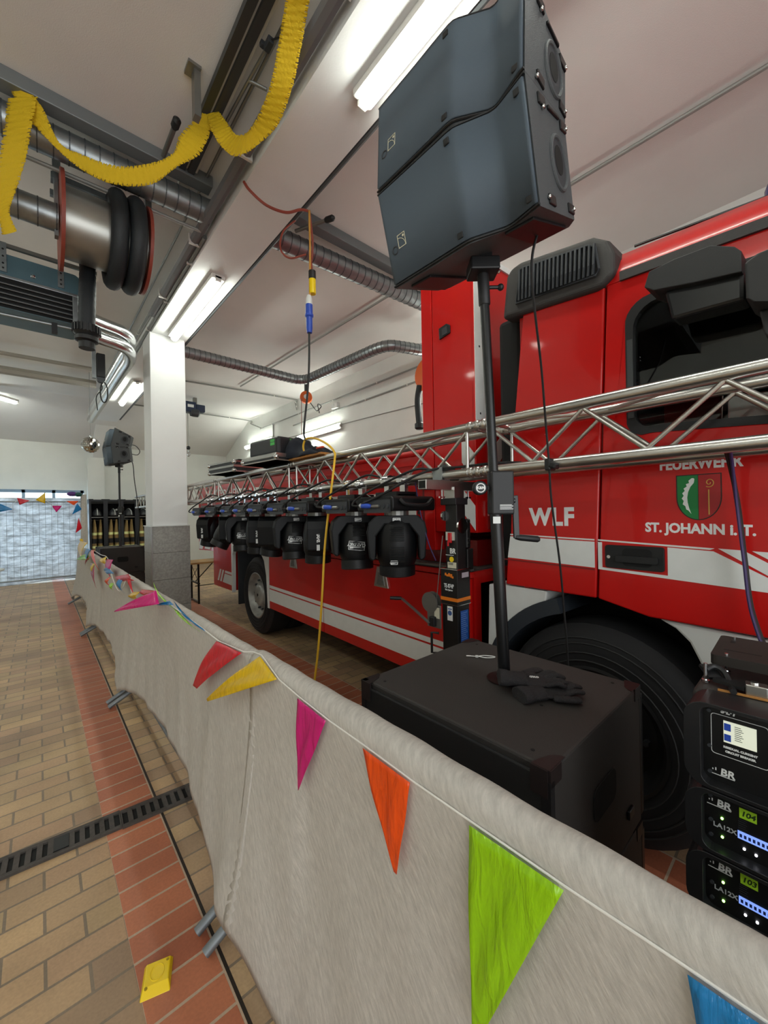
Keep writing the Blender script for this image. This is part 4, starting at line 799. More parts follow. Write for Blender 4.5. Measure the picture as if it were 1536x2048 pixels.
cord('lamp_cable', 'black feed cable running along the truss from the nearest moving head', [(1.55, 1.95, 1.70), (1.58, 1.78, 1.76), (1.68, 1.6, 1.86), (1.74, 1.48, 1.895), (1.765, 1.35, 1.892), (1.80, 1.15, 1.895), (1.9, 1.05, 1.895)], 0.0075, M_cable)

# ------------------------------------------------------------ lifting tower
t = thing('lifting_tower', 'black telescopic lifting tower with stickers and hand winch, holding up the truss', 'lifting tower', (1.887, 1.483, 0))
M_tow = mat('tower_black', '#101010', 0.4)
obj('outer_mast', MB().b2(-0.057, 0.057, -0.057, 0.057, 0.05, 1.12), M_tow, t, bevel=0.004)
sl = obj('sleeve', MB().b2(-0.062, 0.062, -0.062, 0.062, 1.095, 1.305), M_tow, t, bevel=0.003)
obj('orange_band', MB().b2(-0.0635, 0.0635, -0.0635, 0.0635, 1.118, 1.138), mat('band_orange', '#e07818', 0.4), sl, label='orange band'); 
obj('silver_edge', MB().b2(-0.064, 0.064, -0.064, 0.064, 1.094, 1.098).b2(-0.064, 0.064, -0.064, 0.064, 1.303, 1.307), M_chr, sl)
obj('inner_mast', MB().b2(-0.042, 0.042, -0.05, 0.035, 1.3, 1.72), M_tow, t, bevel=0.004); obj('mast_cap', MB().b2(-0.058, 0.058, -0.058, 0.058, 1.685, 1.725), M_blk, t, bevel=0.004)
obj('steel_stub', MB().b2(-0.045, 0.045, -0.04, 0.04, 1.72, 1.79), M_alu, t)
fk = MB(); fk.plate([[(-0.28, 1.772), (0.22, 1.772), (0.22, 1.826), (-0.28, 1.826)]], -0.03, 0.03, XZ); fkb = obj('fork_bar', fk, M_alu, t, bevel=0.003); obj('bar_opening', MB().b2(-0.2812, -0.2795, -0.024, 0.024, 1.778, 1.82), M_dark, fkb)
obj('fork_clamp', MB().b2(-0.16, -0.08, -0.035, 0.035, 1.826, 1.83).b2(-0.105, -0.099, -0.035, 0.035, 1.83, 1.92).b2(-0.15, -0.144, -0.035, 0.035, 1.83, 1.9), M_galv, t)
wgn = MB()
for x in (-0.11, 0.14): wgn.cyl((x, 0, 1.772), (x, 0, 1.72), 0.006, 8).b2(x-0.025, x+0.025, -0.005, 0.005, 1.725, 1.735)
obj('wing_screw', wgn, M_chr, t)
fL = lambda z0, y0=0.0: (lambda a, b, h: Vector((-0.0635-h, y0 - a, z0 + b)))        # on the face turned to the hall
fF = lambda z0, x0=0.0: (lambda a, b, h: Vector((x0 + a, -0.0635-h, z0 + b)))        # on the face turned to the near end
obj('type_lettering', MB().text('TE-074P', 0.034, fL(1.205), bold=0.0004, wide=0.62).text('Wire Systems', 0.014, fL(1.182), wide=0.7), M_let, sl, label='white type lettering')
lg = MB(); 
for k, (a, b_, w_, h_) in enumerate(((-0.022, 0.006, 0.012, 0.016), (-0.01, 0.0, 0.012, 0.012), (0.004, 0.004, 0.014, 0.02), (0.02, 0.0, 0.014, 0.02), (0.03, -0.008, 0.012, 0.012))): lg.b2(-0.0642, -0.0632, -a-w_/2, -a+w_/2, 1.268+b_-h_/2, 1.268+b_+h_/2)
obj('maker_mark', lg, mat('band_orange', '#e07818'), sl)
obj('small_plate', MB().b2(-0.02, 0.045, -0.0642, -0.0632, 1.255, 1.285), mat('plate_lilac', '#a79da4', 0.5), sl)
um = lambda z0, y0=0.0: (lambda a, b, h: Vector((-0.0425-h, y0 - 0.007 - a*0.85, z0 + b)))
obj('rental_logo', MB().text('BR', 0.044, um(1.41, -0.01), bold=0.001, wide=1.0).plate([[(-0.05, -0.02), (0.02, -0.02), (0.02, -0.017), (-0.05, -0.017)]], 0.0, 0.0008, um(1.405)), M_let, t, label='white BR lettering')
obj('yellow_sticker', MB().cyl((-0.0432, -0.008, 1.362), (-0.042, -0.008, 1.362), 0.016, 18), M_fy, t, label='round yellow sticker'); obj('barcode_label', MB().b2(-0.0432, -0.042, -0.042, 0.022, 1.31, 1.345), mat('label_cream', '#c9c4ae', 0.5), t, label='cream barcode label')
bcm = MB()
for k in range(9): bcm.b2(-0.0436, -0.0432, -0.018+0.004*k, -0.016+0.004*k, 1.328, 1.341)
obj('barcode', bcm, M_grey, t)
obj('test_sticker', MB().b2(-0.0585, -0.057, -0.02, 0.018, 1.0, 1.085), M_white, t, label='white test sticker with blue disc'); obj('sticker_disc', MB().cyl((-0.0592, -0.001, 1.045), (-0.0584, -0.001, 1.045), 0.015, 18).b2(-0.0592, -0.0584, -0.016, 0.013, 1.066, 1.072), mat('sticker_blue', '#3b5a92', 0.4), t)
bl_ = MB().b2(-0.03, 0.042, -0.0585, -0.057, 0.87, 1.06); bo_ = obj('safety_label', bl_, mat('label_blue', '#1f4f9c', 0.4), t, label='blue safety label')
ln = MB()
for k in range(15): ln.b2(-0.026, -0.026+0.04+0.02*((k*37) % 10)/10, -0.0592, -0.0584, 0.88+0.0118*k, 0.883+0.0118*k)
obj('label_lines', ln, mat('label_light_blue', '#6f94c8', 0.5), bo_)
obj('release_pin', MB().b2(-0.058, -0.042, -0.015, 0.008, 1.46, 1.52).b2(-0.062, -0.052, 0.0, 0.01, 1.44, 1.47), mat('latch_red', '#c0141c', 0.35), t, bevel=0.003, label='red release latch'); obj('pin_plate', MB().b2(-0.05, -0.042, -0.04, 0.028, 1.475, 1.525), M_chr, t)
obj('pulley_box', MB().b2(0.05, 0.095, -0.05, 0.05, 1.42, 1.60), M_tow, t, bevel=0.01); obj('lower_box', MB().b2(0.05, 0.11, -0.055, 0.055, 1.29, 1.42), M_tow, t, bevel=0.005)
pb = MB()
for z in (1.45, 1.475, 1.53, 1.585): pb.cyl((0.07, -0.056, z), (0.07, -0.05, z), 0.011, 10)
obj('bolts', pb, M_chr, t); obj('pulley', MB().lathe([(0.045, -0.006), (0.045, 0.006)], (0.0, -0.056, 1.56), (0, 1, 0), 20), M_chr, t); obj('pulley', MB().lathe([(0.03, -0.006), (0.03, 0.006)], (-0.04, 0.042, 1.62), (0, 1, 0), 20), M_chr, t)
obj('winch_plate', MB().b2(-0.075, -0.069, 0.055, 0.165, 0.94, 1.08), M_steel, t, bevel=0.003, label='steel winch side plate')
obj('winch_drum', MB().lathe([(0.062, -0.012), (0.062, -0.006), (0.03, -0.004), (0.03, 0.02), (0.062, 0.022), (0.062, 0.028)], (-0.07, 0.14, 1.09), (1, 0, 0), 28), M_steel, t, smooth=True)
obj('winch_label', MB().b2(-0.0765, -0.075, 0.065, 0.105, 1.0, 1.065), mat('label_cream', '#c9c4ae'), t); obj('gear_case', MB().b2(-0.1, -0.07, 0.09, 0.13, 0.95, 1.01), M_blk, t, bevel=0.006)
ck = obj('crank_arm', MB().beam((-0.105, 0.12, 0.97), (-0.105, 0.24, 1.03), 0.006, 0.02, (1, 0, 0)).beam((-0.105, 0.24, 1.03), (-0.105, 0.36, 1.085), 0.006, 0.02, (1, 0, 0)), M_steel, t); obj('crank_grip', MB().lathe([(0.011, 0), (0.013, -0.03), (0.011, -0.075)], (-0.105, 0.36, 1.085), (0.6, -0.5, -0.05), 12), M_blk, ck, smooth=True)
obj('winch_cable', MB().cyl((-0.06, 0.1, 1.1), (-0.045, 0.055, 1.5), 0.003, 6), M_steel, t)
obj('base_frame', MB().b2(-0.09, 0.09, -0.09, 0.09, 0.03, 0.12).b2(-0.04, 0.04, 0.0, 0.42, 0.02, 0.06).b2(-0.04, 0.04, -0.2, 0, 0.02, 0.06).b2(-0.2, 0.16, -0.04, 0.04, 0.02, 0.06), M_tow, t)
ft = MB()
for p in ((0, 0.42), (0, -0.2), (-0.2, 0), (0.16, 0)): ft.cyl((p[0], p[1], 0), (p[0], p[1], 0.03), 0.04, 14)
obj('foot_plate', ft, M_blk, t); obj('stabiliser_handle', MB().tube([(-0.09, 0.06, 0.80), (-0.11, 0.1, 0.80), (-0.11, 0.1, 0.92), (-0.09, 0.06, 0.92)], 0.008, 8), M_blk, t)

# ------------------------------------------------------------ cases and cloth on the truss
M_caseblk = mat('case_panel', '#1c1d20', 0.45, noise=0.08, nscale=30)
t = thing('flight_case', 'flat black flight case lid with chrome corners on the truss, nearer the column', 'flight case', (1.84, 4.62, 2.126), (0, 0, 0.12))
obj('panel', MB().b2(-0.24, 0.24, -0.30, 0.30, 0.0, 0.12), M_caseblk, t); obj('edge_profile', MB().b2(-0.245, 0.245, -0.305, 0.305, 0.052, 0.075).b2(-0.245, 0.245, -0.305, 0.305, 0.108, 0.124).b2(-0.245, 0.245, -0.305, 0.305, 0, 0.014), M_alu, t)
for x in (-0.235, 0.235):
    for y in (-0.295, 0.295): obj('ball_corner', MB().sphere((x, y, 0.105), 0.026, 10, 8).sphere((x, y, 0.015), 0.024, 10, 8), M_chr, t, smooth=True)
obj('black_cover', MB().b2(-0.2, 0.2, -0.33, 0.3, 0.124, 0.135), M_blk, t)
t = thing('flight_case', 'black bag box with two green stickers standing in a silver-edged case tray on the truss', 'flight case', (1.80, 3.52, 2.126), (0, 0, 0.1))
obj('tray', MB().b2(-0.24, 0.24, -0.30, 0.30, 0.0, 0.06), M_caseblk, t); obj('tray_edge', MB().b2(-0.245, 0.245, -0.305, 0.305, 0.0, 0.012).b2(-0.245, 0.245, -0.305, 0.305, 0.03, 0.066), M_alu, t, bevel=0.003)
obj('black_box', MB().b2(-0.19, 0.2, -0.25, 0.26, 0.066, 0.23), M_caseblk, t, bevel=0.03, seg=3); gs = MB()
for z in (0.165, 0.2): gs.b2(-0.06, 0.0, -0.2512, -0.249, z-0.012, z+0.012)
obj('green_sticker', gs.b2(-0.1912, -0.189, -0.2, -0.13, 0.15, 0.175).b2(-0.1912, -0.189, -0.2, -0.13, 0.18, 0.205), mat('sticker_green', '#3fb44a', 0.4), t, label='green stickers')
for x in (-0.235, 0.235):
    for y in (-0.295, 0.295): obj('ball_corner', MB().sphere((x, y, 0.03), 0.024, 10, 8), M_chr, t, smooth=True)
tag(obj('wooden_board', MB().b2(1.72, 2.02, 2.68, 3.28, 2.126, 2.142), mat('board_wood', '#b07a3c', 0.6, noise=0.2, nscale=20)), 'thin light brown wooden board lying on the truss under dark cloth', 'board')
def heap(u, v):
    y = 2.72 + 0.62*u; x = 1.70 + 0.26*v; env = (math.sin(PI*v)**0.5) * (0.06 + 0.17*max(0, (u-0.35))*1.6 + 0.025*math.sin(9*u+2*v)) * min(1, u*5) * min(1, (1-u)*6)
    return Vector((x + 0.015*math.sin(14*u), y, 2.143 + env + 0.008*math.sin(23*v+11*u)*(v*(1-v))*4))
tag(obj('work_jacket', MB().grid(26, 16, heap), mat('navy_cloth', '#141a26', 0.85, noise=0.2, nscale=30), smooth=True), 'dark navy work jacket heaped on the board on the truss', 'jacket')
bpy.data.objects['work_jacket'].modifiers.new('cloth', 'SOLIDIFY').thickness = 0.006
cl = MB().b2(-0.012, 0.012, -0.06, 0.03, 0.0, 0.012); q = tag(obj('orange_tag', cl, mat('tag_orange', '#e0522e', 0.5), bevel=0.003), 'small orange-red strap end lying on the truss beside the yellow cord', 'strap'); q.location = (1.75, 2.75, 2.18)
# ------------------------------------------------------------ loudspeakers, subwoofers and poles
M_spk = mat('speaker_paint', '#4a4e50', 0.55, bump=0.35, bscale=420)
M_gril = mat('speaker_grille', '#27313c', 0.5, bump=0.3, bscale=700)
M_fab = mat('speaker_cloth_hazed', '#4d5a65', 0.62, bump=0.25, bscale=900)  # bluish tint puts lens haze into the cloth colour
M_logo = mat('logo_cream', '#d8d3b8', 0.5)
SW, SH, SD = 0.605, 0.354, 0.36
SEL, SEU = 0.029, 0.085
FP = [(0, 0), (0.3, 0.010), (0.58, 0.021), (0.62, 0.019), (0.785, -0.040), (0.82, -0.042), (0.85, -0.036), (1.0, 0.0)]
def yfront(x):
    s = (SW/2 - x)/SW
    for (a, ya), (b, yb) in zip(FP, FP[1:]):
        if s <= b + 1e-9:
            u = (s-a)/(b-a); 
            return ya + (yb-ya)*u
    return 0.0
zbe = lambda y, e: e*(SD/2-y)/SD
xs_ = [SW/2 - SW*k/36 for k in range(37)]
def build_speaker(name, label, group, SE):
    zb = lambda y: zbe(y, SE)
    def spk_fn(a, b, h): z0 = max(zb(b), 0); return Vector((a, b, z0 + h*(SH-2*z0)))
    t = thing(name, label, 'loudspeaker', group=group)
    out = [(x, SD/2 - 0.012 + yfront(x)) for x in xs_] + [(-SW/2, -SD/2+0.05), (-SW/2+0.035, -SD/2), (SW/2-0.035, -SD/2), (SW/2, -SD/2+0.05)]
    obj('cabinet', MB().plate([out], 0, 1, spk_fn), M_spk, t, bevel=0.014, seg=3)
    g = MB(); gx = [SW/2-0.006 - (SW-0.012)*k/60 for k in range(61)]
    def gr(u, v): x = SW/2-0.006 - (SW-0.012)*u; return Vector((x, SD/2 - 0.004 + yfront(x), 0.014 + v*(SH-0.028)))
    g.grid(61, 2, gr); gg = obj('front_grille', g, M_fab, t, smooth=True); sd = gg.modifiers.new('sheet', 'SOLIDIFY'); sd.thickness = 0.008; sd.offset = 0
    for z in (0.007, SH-0.007): obj('grille_lip', MB().tube([Vector((x, SD/2-0.006+yfront(x), z)) for x in xs_], 0.004, 6), M_blk, t)
    lx = SW/2 - 0.085
    lg = MB(); Pf = lambda a, b, h: Vector((lx - a, SD/2 + 0.001 + yfront(lx - a) + h, 0.145 + b))
    lg.plate([[(-0.020, -0.023), (0.020, -0.023), (0.020, 0.023), (-0.020, 0.023)], [(-0.0178, -0.0208), (0.0178, -0.0208), (0.0178, 0.0208), (-0.0178, 0.0208)]], 0.0, 0.001, Pf)
    lg.plate([[(-0.0178+0.0356*math.sin(math.radians(a)), -0.0208+0.033*math.cos(math.radians(a))) for a in range(0, 91, 10)] + [(-0.0178+0.0340*math.sin(math.radians(a)), -0.0208+0.0312*math.cos(math.radians(a))) for a in range(90, -1, -10)]], 0.0, 0.001, Pf)
    lg.plate([arc(0.0105, 0.0125, 0.0045, 0, 345, 12)], 0, 0.001, Pf); obj('logo', lg, M_logo, t, label='small cream square logo with an arc')
    obj('ring_port', MB().tube([Vector((SW/2-0.045+0.013*math.cos(a), SD/2+0.001+yfront(SW/2-0.045), 0.125+0.013*math.sin(a))) for a in [2*PI*k/20 for k in range(20)]], 0.0025, 6, closed=True), M_grey, t)
    cp = MB()
    for x in (-SW/2+0.03, -SW/2+0.26):
        for z in (0.035, SH-0.035): cp.box((x, SD/2+0.001+yfront(x), z), (0.022, 0.006, 0.02))
    obj('grille_fixing', cp, M_blk, t, bevel=0.003)
    for sx in (-1, 1):
        X = sx*(SW/2)
        el = [Vector((X+sx*0.001, -0.03+0.062*math.cos(a), SH/2-0.005+0.062*math.sin(a)*1.25)) for a in [2*PI*k/28 for k in range(28)]]
        h_ = obj('handle_cup', MB().tube(el, 0.007, 8, closed=True), M_spk, t, smooth=True)
        obj('handle_recess', MB().plate([[(-0.03+0.058*math.cos(a), SH/2-0.005+0.072*math.sin(a)) for a in [2*PI*k/24 for k in range(24)]]], X-sx*0.002, X+sx*0.002, YZ), M_grey, h_)
        obj('handle_pocket', MB().plate([[(-0.03+0.033*math.cos(a), SH/2+0.004+0.044*math.sin(a)) for a in [2*PI*k/20 for k in range(20)]]], X+sx*0.0005, X+sx*0.003, YZ), M_dark, h_)
        for yy, ln in ((0.07, 0.05), (-0.10, 0.05)):
            for zz in (0.03+zb(yy), SH-0.03-zb(yy)): obj('rigging_plate', MB().box((X, yy, zz), (0.012, ln, 0.03)), M_blk2, t, bevel=0.003)
        obj('rigging_bar', MB().box((X, -0.02, SH-0.024-zb(-0.02)), (0.014, 0.09, 0.012)), M_blk2, t, bevel=0.003)
        sc = MB()
        for yy, zz in ((0.10, 0.04), (0.07, SH-0.05-zb(.07)), (-0.12, 0.03+zb(-.12)), (-0.12, SH-0.03-zb(-.12))): sc.sphere((X+sx*0.006, yy, zz), 0.006, 8, 6)
        obj('rigging_pin', sc, M_chr, t, smooth=True)
    for x in (-0.21, 0.21):
        fs = MB().plate([[(x-0.06, -0.14), (x+0.06, -0.14), (x+0.05, 0.12), (x-0.05, 0.12)]], -0.010, 0.0, lambda a, b, h: Vector((a, b, zb(b)+h))); obj('skid', fs, M_blk, t, bevel=0.003)
    return t
def speaker_pair(base, yaw, lower, labels, group, pit=-0.263):
    T = Matrix.Translation(base) @ Matrix.Rotation(yaw, 4, 'Z')
    A = T @ Matrix.Rotation(pit, 4, 'X')
    tl = math.atan(SEL/SD) + math.atan(SEU/SD)
    B = A @ Matrix.Translation((0, SD/2, SH)) @ Matrix.Rotation(tl, 4, 'X') @ Matrix.Translation((0, -SD/2, 0))
    lo = copy_tree(lower[0]) if lower else build_speaker('loudspeaker', labels[0], group, SEL)
    lo.matrix_world = A; lo.rotation_mode = 'XYZ'; lo.location = A.to_translation(); lo.rotation_euler = A.to_euler('XYZ'); lo['label'] = labels[0]
    up = copy_tree(lower[1]) if lower else build_speaker('loudspeaker', labels[1], group, SEU); up.location = B.to_translation(); up.rotation_euler = B.to_euler('XYZ'); up['label'] = labels[1]
    return lo, up
proto_s = speaker_pair((1.305, 0.872, 2.612), math.radians(92.9), None, ['large dark loudspeaker directly on the near pole, beneath another, red truck beside it', 'topmost large dark loudspeaker on the near pole, cut by the top photo edge'], 'curved-front loudspeakers on poles')
speaker_pair((1.285, 9.42, 2.70), math.radians(96), proto_s, ['small far loudspeaker directly on the far pole by the mirror ball', 'far loudspeaker on top of the far pole stack, left of the column'], None, -0.10)
RV = Vector((0.7466, -0.6653, 0)); RM = Matrix.Rotation(math.radians(-41.7), 3, 'Z')
def speaker_pole(label, base, top):
    t = thing('speaker_pole', label, 'speaker pole', base, group='winch speaker poles'); d = Vector(top) - Vector(base); ax = d.normalized(); at = lambda h: ax * (h/ax.z)
    obj('base_plate', MB().lathe([(0.0, 0.0), (0.066, 0.0), (0.066, 0.004), (0.03, 0.008), (0.024, 0.03)], (0, 0, 0), (0, 0, 1), 32), mat('base_plate_dark', '#2a1c1c', 0.35, metal=0.4), t, smooth=True)
    obj('lower_tube', MB().tube([at(0.0), at(0.80)], 0.0225, 24), M_blk2, t, smooth=True)
    obj('upper_tube', MB().tube([at(0.80), at(d.z-0.09)], 0.0178, 24), M_blk2, t, smooth=True)
    obj('upper_sleeve', MB().tube([at(d.z-0.13), at(d.z-0.125), at(d.z-0.03), at(d.z)], [0.019, 0.022, 0.022, 0.02], 24), M_blk, t, smooth=True)
    c = at(0.715) + RV*0.022
    wb_ = obj('winch_box', MB().box(c, (0.085, 0.07, 0.165), RM), M_blk, t, bevel=0.006); obj('winch_text', MB().box(c + Vector((-0.6653, -0.7466, 0))*0.0355 + RV*0.01 + Vector((0, 0, -0.055)), (0.055, 0.001, 0.02), RM), M_grey, wb_)
    ftx = lambda a, b, h: c + RV*(a+0.012) + Vector((-0.6653, -0.7466, 0))*(0.0362+h) + Vector((0, 0, b-0.055))
    obj('winch_lettering', MB().plate([[(-0.025, y0), (0.025-0.006*(k % 2), y0), (0.025-0.006*(k % 2), y0+0.0022), (-0.025, y0+0.0022)] for k, y0 in enumerate((-0.008, -0.003, 0.003, 0.0075))], 0, 0.0003, ftx), M_let, wb_)
    kc = at(0.80) - RV*0.055 + Vector((0, 0, -0.065)); kd = Vector((-0.6653, -0.7466, 0))
    kn = obj('clamp_knob', MB().lathe([(0.022, -0.02), (0.027, -0.01), (0.027, 0.016), (0.022, 0.02)], kc, kd, 20).beam(kc, kc + RV*0.04, 0.014, 0.014), M_blk, t, smooth=True)
    fk_ = lambda a, b, h: kc + RV*a + Vector((0, 0, b)) + kd*(0.0205+h)
    obj('knob_emblem', MB().plate([arc(0, 0, 0.018, 0, 345, 20), arc(0, 0, 0.0145, 0, 345, 20)], 0, 0.0006, fk_).text('K&M', 0.014, lambda a, b, h: fk_(a, b, h), bold=0.0006, ext=0.0003), M_let, kn, label='round white emblem')
    a0 = c + RV*0.055 + Vector((0, 0, -0.03))
    cr_ = obj('crank_arm', MB().beam(a0 + Vector((0, 0, 0.02)), a0 + RV*0.004 + Vector((0, 0, -0.145)), 0.012, 0.022, RV).cyl(c + Vector((0, 0, -0.03)), a0, 0.011, 10), M_blk2, t, bevel=0.002)
    obj('crank_grip', MB().tube([a0 + Vector((0, 0, -0.14)), a0 + RV*0.02 + Vector((0, 0, -0.143)), a0 + RV*0.085 + Vector((0, 0, -0.15)), a0 + RV*0.092 + Vector((0, 0, -0.15))], [0.009, 0.012, 0.0125, 0.008], 14), M_blk, cr_, smooth=True)
    obj('tube_label', MB().box(at(0.612) + kd*0.0226 - RV*0.004, (0.028, 0.001, 0.026), RM), M_white, t, label='small white printed label')
    tp = at(d.z); hb_ = obj('mount_bracket', MB().box(tp + Vector((0, 0, 0.012)), (0.11, 0.09, 0.05), RM).box(tp + Vector((0.01, 0, 0.045)), (0.05, 0.06, 0.045), RM), M_blk, t, bevel=0.006)
    obj('wing_bolt', MB().cyl(at(d.z-0.06), at(d.z-0.06) + RV*0.06, 0.007, 8).sphere(at(d.z-0.06) + RV*0.065, 0.013, 10, 8), M_blk, t); obj('bracket_screw', MB().sphere(tp + RV*0.06 + Vector((0, 0, 0.02)), 0.008, 8, 6).sphere(tp + RV*0.06 + Vector((0, 0, 0.0)), 0.008, 8, 6), M_chr, t)
    return t
speaker_pole('tall black winch pole standing on the near subwoofer, carrying the big loudspeakers', (1.342, 0.826, 1.0), (1.298, 0.862, 2.565))
speaker_pole('far black winch pole on the distant subwoofer, in front of the coat lockers', (1.285, 9.42, 1.055), (1.285, 9.42, 2.655))
# subwoofers
def build_sub(label):
    t = thing('subwoofer', label, 'subwoofer', (1.30, 0.8335, 0.5), group='stacked black subwoofers')
    a, b = 0.355, 0.3725
    obj('cabinet', MB().b2(-a+0.012, a, -b, b, 0, 0.498), M_blktex, t, bevel=0.008)
    obj('front_grille', MB().b2(-a, -a+0.012, -b+0.02, b-0.02, 0.02, 0.478), mat('sub_grille', '#0d0e10', 0.6, bump=0.4, bscale=800), t, bevel=0.004)
    for sx in (-1, 1):
        for sy in (-1, 1):
            pts = [(sx*a, sy*b), (sx*(a-0.085), sy*b)] + [(sx*(a-0.085*math.cos(math.radians(k))), sy*(b-0.045*math.sin(math.radians(k)))) for k in (20, 45, 70)] + [(sx*a, sy*(b-0.05))]
            cg = MB().plate([pts], 0.4975, 0.5, XYZ); cg.b2(sx*a-0.004, sx*a+0.004, sy*b-0.004*sy, sy*b-0.05*sy, 0.43, 0.499).b2(sx*a-0.06*sx, sx*a, sy*b-0.003, sy*b+0.003, 0.455, 0.499)
            obj('corner_guard', cg, mat('guard_dark', '#241d1d', 0.4), t)
    obj('side_edge', MB().b2(-a-0.002, -a+0.02, b-0.02, b+0.003, 0.0, 0.5), M_blk, t); obj('side_edge', MB().b2(-a-0.002, -a+0.02, -b-0.003, -b+0.02, 0.0, 0.47), M_blk, t)
    for sy in (-1, 1):
        obj('side_handle', MB().plate([rrect(-0.09, 0.09, 0.22, 0.32, 0.03)], sy*(b+0.001), sy*(b+0.004), lambda p, q, h: Vector((p, h, q))), M_dark, t)
    obj('latch', MB().box((0.22, -b-0.005, 0.10), (0.05, 0.01, 0.03)).box((-0.1, -b-0.004, 0.03), (0.03, 0.008, 0.03)), M_blk2, t, bevel=0.003)
    obj('rear_rail', MB().b2(a, a+0.03, -b, -b+0.04, 0.02, 0.46), M_blk2, t, bevel=0.004)
    sk = MB()
    for p in ((-0.3, -0.3), (0.3, -0.3), (-0.3, 0.3), (0.3, 0.3), (-0.05, -0.2)): sk.cyl((p[0], p[1], 0.4978), (p[0], p[1], 0.4992), 0.006, 8)
    obj('top_inserts', sk, M_dark, t)
    return t
s0 = build_sub('upper near subwoofer, its black top carrying the pole, gloves and cable tie')
for lb, p in (('lower near subwoofer, under the one with the gloves', (1.30, 0.8335, 0)), ('upper far subwoofer between the column and the fleece cover, carrying the far pole', (1.27, 9.42, 0.555)), ('lower far subwoofer, behind the bunting on the fleece cover', (1.27, 9.42, 0.055))):
    c = copy_tree(s0); c.location = p; c['label'] = lb
tag(obj('transport_board', MB().b2(0.91, 1.63, 9.04, 9.8, 0, 0.055), mat('dolly_board', '#2b2622', 0.7), bevel=0.004), 'dark board on the floor under the far subwoofers', 'board')
# things on the subwoofer
def glove(label, loc, rz, flip):
    m = MB(); f = -1 if flip else 1
    m.sphere((0.0, 0.0, 0.021), 0.05, 20, 12, (1.05, 0.92, 0.36)).sphere((-0.055, 0.0, 0.022), 0.045, 18, 10, (1.0, 0.82, 0.42))
    m.tube(smooth_path([(-0.03, 0, 0.022), (-0.075, 0.002*f, 0.024), (-0.115, 0.0, 0.026)]), [0.034]*8+[0.038]*5, 16)
    for k, (yy, L, b_) in enumerate(((-0.036, 0.062, 0.012), (-0.013, 0.078, 0.02), (0.011, 0.074, 0.012), (0.034, 0.058, 0.018))):
        p = [(0.03, yy*f*0.9, 0.021), (0.03+L*0.55, yy*f*1.15, 0.024+b_), (0.03+L, yy*f*1.25, 0.018+b_*0.4)]
        m.tube(smooth_path(p, 5), [0.0125]*9+[0.011, 0.006], 10)
    m.tube(smooth_path([(-0.02, -0.04*f, 0.02), (0.02, -0.066*f, 0.022), (0.055, -0.076*f, 0.018)], 5), [0.015]*9+[0.012, 0.006], 10)
    m.xf(Matrix.Diagonal((1.08, 1.12, 0.66, 1)))
    o = obj('work_glove', m, mat('glove_knit', '#211f21', 0.85, bump=0.5, bscale=300), smooth=True, weld=False)
    rm = o.modifiers.new('fuse', 'REMESH'); rm.mode = 'VOXEL'; rm.voxel_size = 0.0025; rm.use_smooth_shade = True
    sm = o.modifiers.new('soft', 'SMOOTH'); sm.iterations = 4
    o.location = loc; o.rotation_euler = rz; return tag(o, label, 'glove', 'pair of work gloves')
g1 = glove('black knitted work glove lying flat on the subwoofer, lower of the pair', (1.335, 0.645, 1.0), (0, 0, -0.45), False)
g2 = glove('black work glove with a white print lying across the other glove', (1.335, 0.705, 1.022), (0.06, 0.05, -0.80), True)
pr = MB().text('oxo', 0.026, lambda a, b, h: Vector((a*0.8-0.0, b, 0.0262+h)), bold=0.0004, ext=0.0006); pq = obj('print', pr, M_let, g2, label='small white print')
tie = MB().tube(smooth_path([(-0.045, 0.008, 0.004), (-0.02, 0.004, 0.004), (0.0, 0.0, 0.005), (0.03, 0.014, 0.004), (0.062, 0.010, 0.004), (0.078, 0.0, 0.004), (0.06, -0.010, 0.004), (0.03, -0.010, 0.004), (0.0, 0.0, 0.007)]), 0.0022, 6).box((0.0, 0.0, 0.005), (0.012, 0.009, 0.008)).box((-0.035, 0.006, 0.004), (0.02, 0.006, 0.003))
tg1 = tag(obj('cable_tie', tie, M_white), 'white cable tie lying curled on the subwoofer top', 'cable tie'); tg1.location = (1.452, 1.03, 1.0); tg1.rotation_euler = (0, 0, -0.85)
# loudspeaker cables
cord('speaker_cable', 'thin black cable falling from the near loudspeakers, strapped to the truss', [(1.38, 0.66, 2.70), (1.36, 0.69, 2.588), (1.384, 0.709, 2.497), (1.46, 0.735, 2.383), (1.571, 0.77, 2.224), (1.679, 0.808, 2.019), (1.725, 0.818, 1.846), (1.762, 0.828, 1.691), (1.837, 0.828, 1.387), (1.868, 0.827, 1.17), (1.877, 0.818, 0.957), (1.88, 0.81, 0.5), (1.86, 0.8, 0.01)], 0.0048, M_cable)
tag(obj('cable_strap', MB().box((1.742, 0.822, 1.85), (0.06, 0.03, 0.055)).box((1.735, 0.80, 1.845), (0.05, 0.035, 0.03), Matrix.Rotation(0.4, 3, 'X')), M_blk, bevel=0.008), 'black strap tying the thin black cable to the lower truss tube', 'strap')
cord('speaker_cable', 'thin black cable hanging from the far loudspeakers', [(1.44, 9.3, 2.85), (1.50, 9.28, 2.7), (1.52, 9.28, 2.4), (1.56, 9.26, 2.0), (1.60, 9.3, 1.5), (1.60, 9.6, 1.06)], 0.008, M_cable)
cord('link_cable', 'short black link cable looping behind the far loudspeakers', [(1.43, 9.32, 3.1), (1.55, 9.28, 3.08), (1.62, 9.26, 2.98), (1.58, 9.28, 2.9), (1.45, 9.32, 2.92)], 0.007, M_cable)
M_purp = mat('purple_cable', '#3a2a5c', 0.5)
